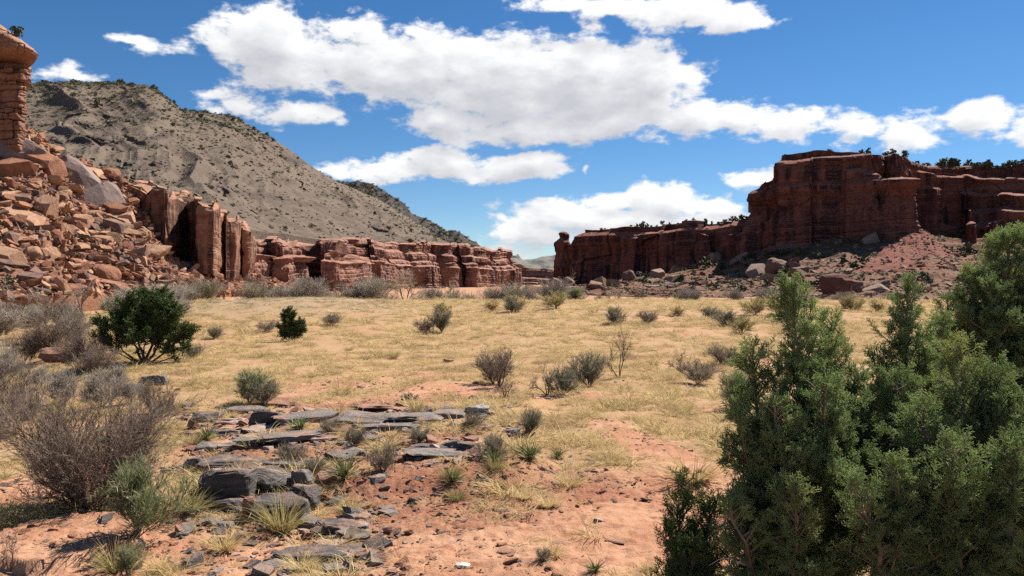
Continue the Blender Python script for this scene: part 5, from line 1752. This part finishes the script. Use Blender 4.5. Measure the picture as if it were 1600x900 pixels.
def grass_cover():
    rs = np.random.RandomState(9)
    src = []
    for k in range(6):
        src.append(tuft(500 + k, 34, .07, .17, 1.15, .006, M_STRAW, 'straw', curve=.7, seg=3))
    for k in range(2):
        src.append(tuft(510 + k, 30, .05, .20, .8, .006, M_STRAWG, 'straw', curve=.5))
    for k in range(2):
        src.append(tuft(520 + k, 26, .09, .12, 1.4, .006, M_GREYTUFT, 'straw', curve=.8))
    C = source('straw_tufts', src)
    pts = []
    half = 1150 / F
    for y0, y1, dn in ((5, 12, 110), (12, 20, 80), (20, 34, 42), (34, 55, 18), (55, 90, 9.0)):
        area = half * (y1 * y1 - y0 * y0)
        n = int(area * dn)
        y = np.sqrt(rs.uniform(y0 * y0, y1 * y1, n))
        x = y * rs.uniform(-half, half, n)
        pts.append(np.stack([x, y], -1))
    p = np.vstack(pts)
    so = np.maximum(soil_mask(p[:, 0], p[:, 1]), .62 * rubble_mask(p[:, 0], p[:, 1]))
    cl = fbm(p[:, 0] / 0.8, p[:, 1] / 0.8, octv=3, seed=44)
    cl2 = fbm(p[:, 0] / 4.5, p[:, 1] / 4.5, octv=3, seed=45)
    keep = rs.rand(len(p)) < np.clip((1 - so * 0.965) * (0.50 + 2.3 * cl + 0.9 * cl2), 0, 1)
    p = p[keep]; cl = cl[keep]
    n = len(p)
    z = H(p[:, 0], p[:, 1])
    far = sstep(20, 60, p[:, 1])
    s = rs.uniform(.55, 1.35, n) * (0.8 + 0.5 * np.clip(cl, -.5, 1)) * (1 + 0.5 * far)
    s = s * np.where(rs.rand(n) < .13, rs.uniform(1.4, 2.4, n), 1.0)
    scl = np.stack([s * (1 + .35 * far), s * (1 + .35 * far), s], -1)
    left = sstep(-0.36, -0.44, p[:, 0] / p[:, 1])
    r = rs.rand(n)
    idx = np.where(r < .86 - .2 * left, rs.randint(0, 6, n), np.where(r < .93, rs.randint(6, 8, n), rs.randint(8, 10, n)))
    mo = mound_mask(p[:, 0], p[:, 1])
    idx = np.where(rs.rand(n) < mo * .75, rs.randint(8, 10, n), idx)
    scl = scl * np.where(rs.rand(n) < mo * .6, .6, 1.0)[:, None]
    rot = np.stack([rs.normal(size=n) * .12, rs.normal(size=n) * .12, rs.uniform(0, 6.28, n)], -1)
    o = scatter('grass', np.stack([p[:, 0], p[:, 1], z - .01], -1), rot, scl, idx, C)
    tag(o, 'dry straw coloured grass covering the valley floor', 'grass', kind='stuff')
    print('grass tufts', n)


def small_stones():
    rs = np.random.RandomState(10)
    m1 = mat_boulder('red_chip', (0.30, 0.135, 0.075), (0.40, 0.22, 0.135), (0.19, 0.085, 0.055), 0.6)
    m2 = mat_boulder('dark_chip', (0.17, 0.12, 0.10), (0.26, 0.18, 0.14), (0.11, 0.075, 0.065), 0.5)
    src = [mesh_np('chip', *rockform(4000 + k, 2, (1.3, .9, .35), 9, .05, boxy=.4), False, None, m1 if k < 5 else m2) for k in range(7)]
    C = source('stone_chips', src)
    n = 110000
    half = 860 / F
    y = 5.5 + 22 * rs.rand(n) ** 1.5
    x = y * rs.uniform(-half, half, n)
    so = soil_mask(x, y)
    rb = rubble_mask(x, y)
    k = fbm(x / 1.6, y / 1.6, octv=3, seed=47)
    sandy = sstep(0.2, 1.0, (x + 0.4) / 2.0) * sstep(11.5, 9.5, y)
    keep = rs.rand(n) < np.clip((so * .6 + .08) * (.45 + 1.4 * k) + rb * .95, 0, 1) * (1 - .6 * sandy)
    x, y = x[keep], y[keep]
    n = len(x)
    s = np.minimum(.018 * (1 - rs.rand(n) * .985) ** -.55, .20)
    s = s * (1 - .45 * sandy[keep])
    rot = np.stack([rs.normal(size=n) * .25, rs.normal(size=n) * .25, rs.uniform(0, 6.28, n)], -1)
    o = scatter('gravel', np.stack([x, y, H(x, y) + s * .05], -1), rot, s, rs.randint(0, 7, n), C)
    tag(o, 'red stone chips scattered over the bare ground', 'gravel', kind='stuff')
    # dry twig litter
    tw = []
    for q in range(4):
        r2 = np.random.RandomState(600 + q)
        out = [[], []]
        grow(r2, np.array((-.12, 0, .012)), np.array((1., 0, 0)), .26, .006, 0, out, dict(n=[5, 3], wob=.16, up=[0], tip=.5, rmin=.002, wood=9, max=1, bare=[.3], kids=[1], ang=(.3, .7), len=(.3, .5), rr=.6))
        V, Fq = tubes(out[0], 4)
        V[:, 2] = V[:, 2] * .25 + .006
        tw.append(mesh_np('twig', V, Fq, True, None, M_DARKBARK if q < 2 else M_TWIGG))
    C2 = source('fallen_twigs', tw)
    n = 1300
    y = 5.5 + 14 * rs.rand(n) ** 1.4
    x = y * rs.uniform(-half, half, n)
    rot = np.stack([rs.normal(size=n) * .05, rs.normal(size=n) * .05, rs.normal(size=n) * .45 + .25], -1)
    o = scatter('litter', np.stack([x, y, H(x, y) + .008], -1), rot, rs.uniform(.3, 1.1, n), rs.randint(0, 4, n), C2)
    tag(o, 'fallen dry twigs lying on the sand and rubble', 'litter', kind='stuff')


front_junipers()
mid_junipers()
bare_brush()
bare_trees()
field_shrubs()
grass_cover()
small_stones()
# ------------------------------------------------------------------ dark varnished rocks of the foreground ledges
def mat_ledge(name, a, b, c, pale, amt):
    m, q, bs = new_mat(name, 0.7, 0.3)
    pos = q.new('ShaderNodeNewGeometry').outputs['Position']
    n1 = q.noise(pos, 1.8, 5, 0.6)
    n2 = q.noise(q.vmath('MULTIPLY', pos, (2.0, 2.0, 9.0)), 2.0, 6, 0.65)
    n3 = q.noise(pos, 22.0, 5, 0.7)
    col = q.mix(q.mapr(n2, 0.35, 0.65), a, b)
    col = q.mix(q.mapr(n1, 0.52, 0.66, 0, amt, True), col, c)
    col = q.mix(q.math('MULTIPLY', q.mapr(n3, 0.58, 0.72, 0, 1, True), 0.5), col, pale)
    q.put(bs.inputs['Base Color'], col)
    # red dust settles on the flat tops
    nz = q.sep(q.new('ShaderNodeNewGeometry').outputs['Normal'])[2]
    dust = q.math('MULTIPLY', q.mapr(nz, 0.75, 1.0), q.mapr(q.noise(pos, 3.5, 5, 0.65), 0.45, 0.62, 0, 0.75, True))
    col = q.mix(dust, col, (0.30, 0.165, 0.10))
    q.put(bs.inputs['Base Color'], col)
    bump(q, bs, q.math('ADD', q.math('MULTIPLY', n2, 0.7), q.math('MULTIPLY', n3, 0.3)), 1.0, 0.09)
    return m


M_VARN = mat_ledge('desert_varnish', (0.050, 0.043, 0.042), (0.110, 0.095, 0.088), (0.176, 0.108, 0.078), (0.220, 0.185, 0.157), 0.6)
M_SLAB = mat_ledge('grey_slab', (0.115, 0.102, 0.095), (0.185, 0.165, 0.148), (0.22, 0.14, 0.10), (0.27, 0.235, 0.205), 0.6)
M_PINK = mat_ledge('pale_pink_slab', (0.32, 0.225, 0.18), (0.40, 0.30, 0.245), (0.22, 0.14, 0.11), (0.47, 0.38, 0.32), 0.5)
M_REDR = mat_ledge('red_ledge_rock', (0.19, 0.085, 0.055), (0.27, 0.13, 0.085), (0.16, 0.085, 0.065), (0.46, 0.32, 0.25), 0.5)
M_WHITE = mat_ledge('white_stone', (0.60, 0.55, 0.49), (0.70, 0.65, 0.58), (0.5, 0.42, 0.35), (0.75, 0.7, 0.65), 0.4)
M_LICHEN = mat_ledge('lichen_rock', (0.22, 0.21, 0.20), (0.42, 0.40, 0.38), (0.10, 0.095, 0.09), (0.60, 0.58, 0.55), 0.7)

ROCKS = [  # px, py of foot, width px, height px, depth/width, material, boxiness, label
    (346, 786, 80, 62, .8, M_VARN, .35, 'big dark varnished block at the left of the front boulder pile'),
    (412, 770, 84, 44, .8, M_VARN, .45, 'dark block with a rounded back in the middle of the front boulder pile'),
    (346, 800, 68, 30, .7, M_VARN, .35, 'low dark block at the lower left of the front boulder pile'),
    (428, 818, 88, 58, .7, M_VARN, .4, 'large dark block at the front of the boulder pile'),
    (390, 816, 26, 44, .9, M_REDR, .5, 'brown upright stone wedged in the boulder pile'),
    (472, 798, 46, 44, .8, M_VARN, .4, 'dark cracked block at the right end of the boulder pile'),
    (452, 738, 86, 24, .9, M_VARN, .35, 'flat dark slab behind the boulder pile'),
    (350, 734, 90, 24, .8, M_VARN, .35, 'flat topped dark slab behind the big block'),
    (468, 768, 34, 34, .8, M_SLAB, .45, 'pointed grey stone on top of the right end of the pile'),
    (322, 824, 40, 16, .8, M_SLAB, .45, 'small grey stone under the left end of the pile'),
    (350, 826, 26, 14, .8, M_SLAB, .45, 'small stone under the low dark block'),
    (522, 838, 74, 30, .7, M_VARN, .35, 'dark low slab between the pile and the bottom edge'),
    (478, 884, 110, 34, .6, M_VARN, .3, 'lowest dark ledge slab near the bottom edge'),
    (506, 856, 44, 9, .8, M_PINK, .3, 'thin pale slab lying on the lowest dark ledge'),
    (556, 872, 44, 14, .8, M_SLAB, .35, 'flat grey stone right of the lowest ledge'),
    (420, 890, 40, 16, .8, M_SLAB, .4, 'half buried grey stone at the bottom left of the lowest ledge'),
    (418, 664, 62, 26, .7, M_VARN, .35, 'dark overhanging block of the upper rock ledge'),
    (478, 661, 108, 20, .7, M_SLAB, .3, 'long grey slab in the middle of the upper ledge'),
    (566, 663, 120, 21, .6, M_SLAB, .3, 'wide grey slab of the upper ledge behind the small bush'),
    (644, 660, 88, 16, .7, M_SLAB, .3, 'grey slab near the right end of the upper ledge'),
    (694, 653, 60, 13, .7, M_SLAB, .3, 'last flat grey slab of the upper ledge'),
    (440, 634, 120, 6, .5, M_REDR, .3, 'thin red ledge behind the upper grey slabs'), (600, 642, 130, 6, .5, M_REDR, .3, 'thin red broken ledge along the red bank'),
    (610, 672, 90, 8, .5, M_SLAB, .3, 'low buried grey slab in front of the upper ledge'), (500, 680, 80, 8, .6, M_REDR, .3, 'reddish buried slab below the upper ledge'), (380, 646, 60, 14, .7, M_SLAB, .35, 'grey rock behind the dark overhanging block'), (350, 682, 60, 12, .7, M_SLAB, .35, 'grey lumpy slab left of the broad flat one'),
    (352, 664, 52, 14, .8, M_PINK, .3, 'pale pink slab left of the dark overhanging block'), (398, 676, 54, 8, .8, M_PINK, .3, 'pale flat slab below the dark overhanging block'),
    (318, 660, 46, 20, .8, M_VARN, .4, 'dark rock at the left end of the upper ledge'), (425, 700, 130, 16, .8, M_SLAB, .3, 'broad flat grey slab between the ledge and the boulder pile'),
    (322, 706, 46, 18, .8, M_SLAB, .4, 'grey lump beside the big bare shrub'), (362, 698, 44, 10, .8, M_PINK, .3, 'pale slab beside the broad flat grey slab'),
    (300, 740, 30, 34, .9, M_SLAB, .4, 'brown grey rock half under the big bare shrub'), (505, 690, 40, 8, .8, M_PINK, .3, 'thin pale stone below the small ledge yucca'),
    (560, 690, 60, 8, .7, M_SLAB, .3, 'thin grey slab in the red soil by the grey tuft'), (540, 716, 70, 10, .7, M_SLAB, .3, 'flat slab behind the spiky yucca'),
    (680, 716, 110, 13, .5, M_SLAB, .3, 'long bottom slab of the small stone stack'), (672, 704, 62, 12, .6, M_VARN, .3, 'dark middle slab of the small stone stack'),
    (706, 702, 24, 17, .8, M_SLAB, .3, 'square block on top of the small stone stack'), (727, 706, 26, 18, .8, M_VARN, .3, 'dark block at the right of the small stone stack'),
    (662, 718, 26, 6, .8, M_PINK, .35, 'pale flat stone in front of the small stone stack'),
    (746, 648, 36, 20, .8, M_LICHEN, .6, 'pale lichen spotted rock beside the fallen branches'), (802, 676, 30, 8, .8, M_SLAB, .4, 'flat grey rock left of the narrow grey bush'),
    (723, 888, 23, 8, .8, M_WHITE, .6, 'white flat stone on the sandy slope'), (938, 815, 18, 6, .8, M_PINK, .4, 'pale stone on the sandy slope by the juniper sapling'),
    (110, 566, 92, 26, .5, M_REDR, .35, 'undercut dark rock ledge in the left thicket'), (196, 618, 40, 20, .7, M_SLAB, .45, 'grey rock in dry grass behind the big bare shrub'), (234, 602, 38, 20, .8, M_SLAB, .6, 'rounded grey rock below the round juniper'),
    (288, 640, 16, 11, .9, M_VARN, .6, 'single dark stone at the left end of the grass field'), (585, 850, 26, 12, .8, M_VARN, .5, 'dark stone at the edge of the rubble slope'), (560, 830, 28, 14, .8, M_SLAB, .5, 'grey stone right of the dark low slab'),
    (640, 628, 26, 9, .8, M_REDR, .4, 'dark red stone on the red bank'), (700, 566, 16, 6, .8, M_REDR, .4, 'small red stone in the grass field'), (790, 866, 30, 5, .5, M_REDR, .3, 'thin reddish flake on the sandy slope, left'),
    (880, 852, 30, 5, .5, M_REDR, .3, 'thin reddish flake on the sandy slope, middle'), (960, 850, 34, 5, .5, M_REDR, .3, 'thin reddish flake on the sandy slope, right'),
]


def hero_rocks():
    rs = np.random.RandomState(12)
    for i, (px, py, w, h, dw, mt, bx, lb) in enumerate(ROCKS):
        b = hit(px, min(py, 899))
        k = b[1] / F
        W, D = w * k, w * k * dw
        el = math.atan2(py - HY, F)
        hh = max((h * k - D * math.sin(el)) / math.cos(el), h * k * 0.55)
        sub = 4 if w > 30 else 3
        V, Fq = rockform(5000 + i, sub, (W * 1.06, D, hh * 1.25), 12, 0.05, 0.02, bx, .55, .92)
        V *= (1 + 0.07 * fbm(V[:, 0] / W * 6 + i, V[:, 1] / W * 6, V[:, 2] / W * 6, octv=4, seed=i + 50, ridged=True))[:, None]
        V[:, 2] += 0.03 * W * fbm(V[:, 0] / W * 5 + i, V[:, 1] / W * 5, octv=4, seed=i)
        o = link('rock', mesh_np('rock', V, Fq, False, None, mt))
        o.location = (b[0], b[1] + D * 0.42, float(H(b[0], b[1] + D * .42)) + hh * 0.33)
        o.rotation_euler = (rs.normal() * .05 - .03, rs.normal() * .06, rs.normal() * .22)
        tag(o, lb, 'rock', 'dark rocks and slabs of the front ledges' if mt in (M_VARN, M_SLAB) else None)


def broken_stones():
    # fragments lying about the ledges, mixed from the same rocks
    rs = np.random.RandomState(13)
    mats = [M_VARN, M_SLAB, M_PINK, M_REDR, M_SLAB, M_REDR]
    C = source('ledge_fragments', [mesh_np('fragment', *hullrock(8000 + k, (1.3, 1.0, .42 + .2 * (k % 2))), False, None, mats[k % 6]) for k in range(12)])
    pts, scl = [], []
    for (px, py, w, h, dw, mt, bx, lb) in ROCKS:
        if mt is M_WHITE or (px > 590 and py > 740) or px < 250 or (px > 690 and py < 630):
            continue
        b = hit(px, min(py, 899))
        W = w * b[1] / F
        n = int(36 + 40 * W)
        a = rs.normal(size=(n, 2)) * np.array((W * .85, W * 1.2 + .25))
        pts.append(b[:2] + a)
        scl.append(np.minimum(.035 * (1 - rs.rand(n) * .97) ** -.6, .28))
    p = np.vstack(pts); s = np.concatenate(scl)
    n = len(p)
    rot = np.stack([rs.normal(size=n) * .22, rs.normal(size=n) * .22, rs.uniform(0, 6.28, n)], -1)
    o = scatter('broken_stones', np.stack([p[:, 0], p[:, 1], H(p[:, 0], p[:, 1]) + s * .1], -1), rot, s, rs.randint(0, 12, n), C)
    tag(o, 'broken grey and pink stones lying among the front ledges', 'stones', kind='stuff')


hero_rocks()
broken_stones()
# ------------------------------------------------------------------ far junipers and scrub
_o1 = 'first second third fourth fifth sixth seventh eighth ninth tenth eleventh twelfth thirteenth fourteenth fifteenth sixteenth seventeenth eighteenth nineteenth'.split()
ORD = _o1 + ['twentieth'] + ['twenty-' + w for w in _o1[:9]] + ['thirtieth'] + ['thirty-' + w for w in _o1[:9]] + ['fortieth'] + ['forty-' + w for w in _o1[:9]] + ['fiftieth'] + ['fifty-' + w for w in _o1[:9]]


def blob(seed, n=110, w=1.0, h=0.9, trunk=True, leaf=0.26, mat=None):
    """small juniper: leaf clumps in uneven lobes over a short stem"""
    r = np.random.RandomState(seed)
    lobes = [(r.normal() * .22 * w, r.normal() * .22 * w, h * r.uniform(.15, .8), r.uniform(.24, .40)) for _ in range(7)]
    V, Fq = [], []
    for i in range(n):
        lx, ly, lz, lr = lobes[i % 7]
        d = unit(r.normal(size=3))
        c = np.array((lx, ly, lz)) + d * lr * r.rand() ** .4 * np.array((w, w, .8))
        u = unit(r.normal(size=3)); v = unit(np.cross(u, r.normal(size=3)))
        s = leaf * r.uniform(.5, 1.2)
        b = len(V)
        V += [c - u * s * .5, c + v * s * .5, c + u * s * .5, c - v * s * .5]
        Fq.append((b, b + 1, b + 2, b + 3))
    V, Fq = np.array(V), np.array(Fq)
    if trunk:
        T, TF = tubes([(np.array((0, 0, -.1)), np.array((.05, 0, h * .5)), .05, .03), (np.array((0, 0, .05)), np.array((-.18, .1, h * .6)), .035, .02)], 4)
        V, Fq = merge([(V, Fq), (T, TF)])
    return mesh_np('juniper_tree', V, Fq, False, None, mat or M_SCRUB)


TREES = [blob(700 + k, 130, 1.0, (.9, 1.1, .8, 1.0)[k]) for k in range(4)]
BUSH = [blob(710 + k, 70, 1.2, .6, False, .24) for k in range(3)]
BUSHG = [blob(715 + k, 80, 1.2, .6, False, .20, M_SAGE) for k in range(3)]
SRC_BUSH = source('scrub', BUSH + BUSH + BUSHG[:1])


def put(me, p, size, name, label, cat, group, rs, asp=1.0):
    o = link(name, me)
    o.location = p
    o.scale = (size, size, size * asp)
    o.rotation_euler = (0, 0, rs.uniform(0, 6.28))
    return tag(o, label, cat, group)


def rim(P, nwall, pxs, label, group, rs, base, back=(0, 5)):
    Q = P[:, nwall - 1:nwall + back[1] + 1]
    for px, hp in pxs:
        k = rs.randint(back[0], back[1] + 1)
        line = Q[:, k]
        pp = 800 + F * line[:, 0] / line[:, 1]
        c = line[np.argmin(abs(pp - px))]
        put(TREES[rs.randint(4)], (c[0], c[1], c[2] - .3), hp * c[1] / F, 'juniper_tree', label(px, hp), 'tree', group, rs, rs.uniform(.8, 1.15))


def far_plants():
    rs = np.random.RandomState(14)
    A = [(1232, 5), (1246, 6), (1296, 9), (1302, 13), (1312, 8), (1322, 7), (1345, 9), (1356, 9), (1368, 6), (1384, 12), (1396, 11), (1411, 14), (1428, 13), (1442, 8), (1450, 8)]
    A += [(px, rs.uniform(8, 17)) for px in np.linspace(1462, 1612, 34) + rs.normal(size=34) * 3]
    rim(P_RHIGH, 230, A, lambda px, hp: '%s juniper on the high mesa rim, %s from its left corner' % ('big' if hp > 11 else 'small', ORD[sum(1 for q in A if q[0] < px)]), 'junipers on the rim of the high right mesa', rs, 0, (0, 10))
    B = [(939, 5), (945, 4), (986, 6), (996, 6), (1003, 11), (1012, 6), (1018, 6), (1026, 5), (1036, 7), (1046, 5), (1060, 5), (1072, 6), (1084, 5), (1096, 9), (1104, 6), (1112, 5), (1124, 8), (1133, 7), (1144, 10), (1150, 9), (1160, 12), (1166, 9)]
    rim(P_RLOW, 130, B, lambda px, hp: '%s juniper on the low cliff rim, %s from the pinnacle' % ('tall' if hp > 8 else 'tiny', ORD[sum(1 for q in B if q[0] < px)]), 'junipers on the rim of the low right cliff', rs, 0, (0, 6))
    # skyline and ledges of the grey hill
    hillj = []
    nu, nv = P_HILL.shape[:2]
    for i in range(115):
        u = rs.randint(nu)
        v = nv - 1 - int(abs(rs.normal()) * 5) if i < 70 else rs.randint(int(nv * .72), nv - 5)
        c = P_HILL[u, v]
        px = 800 + F * c[0] / c[1]
        if not 45 < px < 500 or (i < 70 and px > 260 and rs.rand() < .6):
            continue
        put(TREES[rs.randint(4)], c, rs.uniform(2.2, 4.2), 'juniper_tree', 'x', 'tree', 'junipers dotted on the grey hill', rs, .85)
        hillj.append((px, v > nv - 8, bpy.context.scene.collection.objects[-1]))
    for sky_ in (True, False):
        for r_, (px, k_, o_) in enumerate(sorted((h for h in hillj if h[1] == sky_), key=lambda h: h[0])):
            o_['label'] = ('dark juniper on the skyline of the grey hill, ' if sky_ else 'dark juniper high on the grey hillside, ') + ORD[min(r_, 58)] + ' from the butte'
    put(TREES[0], P3(27, 54, 147), 1.9, 'juniper_tree', 'single small juniper on top of the cap rock of the left butte', 'tree', None, rs)

    def scrub(P, n, smin, smax, v0, v1, pxr, label, seed, clump=30.0, bias=0.0):
        r = np.random.RandomState(seed)
        a, b = int(P.shape[1] * v0), int(P.shape[1] * v1)
        Q = P[:, a:b].reshape(-1, 3)
        vv = np.broadcast_to(np.linspace(0, 1, b - a), P[:, a:b].shape[:2]).ravel()
        px = 800 + F * Q[:, 0] / Q[:, 1]
        ok = (px > pxr[0]) & (px < pxr[1])
        Q, vv = Q[ok], vv[ok]
        w = np.clip(.5 + 1.1 * fbm(Q[:, 0] / clump, Q[:, 1] / clump, octv=3, seed=seed) + bias * (vv - .5), .02, 3)
        k = r.choice(len(Q), size=n, p=w / w.sum())
        s = smin * (1 - r.rand(n) * .93) ** -.5
        s = np.minimum(s, smax)
        o = scatter('scrub', Q[k], np.stack([np.zeros(n), np.zeros(n), r.uniform(0, 6.28, n)], -1), np.stack([s, s, s * .8], -1), r.randint(0, 7, n), SRC_BUSH)
        tag(o, label, 'scrub', kind='stuff')
    scrub(P_HILL, 3000, 0.8, 2.8, .03, 1.0, (30, 760), 'dark scrub dotting the grey hillside', 31, 60, 1.5)
    scrub(P_HILL, 900, 1.2, 3.6, .80, 1.0, (30, 420), 'thicker scrub near the top of the grey hill', 32, 40)
    scrub(P_MESA, 2200, 2.5, 6.0, .1, 1.0, (400, 770), 'dense scrub on the dark mesa', 33, 80)
    scrub(P_APR, 2600, .5, 2.4, .05, 1.0, (880, 1640), 'low scrub over the right apron', 34, 16, .6)
    scrub(P_TAL, 160, .4, 1.4, .1, 1.0, (-20, 420), 'small green scrub between the boulders of the left slope', 35, 12)
    scrub(P_SHELF, 140, .7, 2.0, .1, 1.0, (80, 420), 'scrub on the ledge behind the buttresses', 36, 14)
    # bushes one can pick out on the apron
    spots = [(1006, 432, 20), (1018, 420, 16), (1042, 446, 18), (1062, 440, 16), (1085, 420, 20), (1104, 418, 22), (1128, 420, 20), (1140, 410, 22), (1165, 412, 24), (1178, 404, 18), (1200, 402, 16), (1225, 400, 18), (1250, 398, 16), (1275, 404, 18), (1330, 418, 16), (1350, 412, 18), (1368, 400, 18), (1388, 390, 14), (1400, 420, 16),
             (1470, 398, 20), (1490, 410, 22), (1510, 395, 22), (1530, 405, 20), (1550, 390, 18), (1500, 372, 16), (1470, 375, 14), (1420, 350, 12), (1245, 440, 16), (1270, 450, 18), (1290, 438, 14), (1080, 455, 16), (1120, 450, 14), (1160, 445, 18), (1200, 450, 16), (990, 450, 18), (1450, 440, 14), (1560, 430, 18), (1590, 410, 20)]
    r3 = np.random.RandomState(77)
    spots += [(int(r3.uniform(990, 1600)), int(r3.uniform(402, 460)), int(r3.uniform(9, 17))) for _ in range(46)]
    spots = [q for q in spots if q[1] > 470 - (q[0] - 900) * .25 or q[0] > 1150 or q[1] > 415]
    names = ['by the split tan boulder', 'in the rock pile under the low cliff', 'beside the broad tan boulder', 'near the big dark red boulder', 'at the brick red cone', 'right of the brick red cone']
    for px, py, hp in spots:
        c = near_vertex(P_APR, px, py)
        z = relation(px, py, APRON_REFS) if px < 1465 else names[5] + ', ' + ORD[sum(1 for q in spots if 1465 <= q[0] < px)] + ' from the cone'
        g = rs.rand() < .3
        put((BUSHG if g else TREES)[rs.randint(3)], (c[0], c[1], c[2] - .2), hp * c[1] / F * rs.uniform(.85, 1.1), 'bush', ('grey green' if g else 'dark green') + (' large' if hp > 17 else ' small') + ' bush ' + z, 'bush', 'bushes on the right apron', rs, .8)
    for px, py, hp, lb in [(60, 298, 10, 'green bush under the massive dark wedge'), (30, 418, 14, 'green bush low on the rubble slope at the left edge'), (75, 350, 10, 'small bush above the rounded red boulder'), (118, 404, 12, 'green bush on the lower middle of the slope'),
                           (225, 412, 10, 'small bush below the long tilted slab'), (178, 282, 14, 'bush on the crest beside the grey rock face'), (212, 272, 12, 'bush on the ledge above the buttresses'), (320, 414, 14, 'green brown bush under the last buttress'), (256, 300, 10, 'bush at the top of the first buttress'), (20, 445, 20, 'green bush at the slope foot by the left edge')]:
        c = near_vertex(P_SHELF if py < 300 and px > 150 else P_TAL, px, py)
        put(BUSH[rs.randint(3)], c, hp * c[1] / F * 1.2, 'bush', lb, 'bush', None, rs)


far_plants()
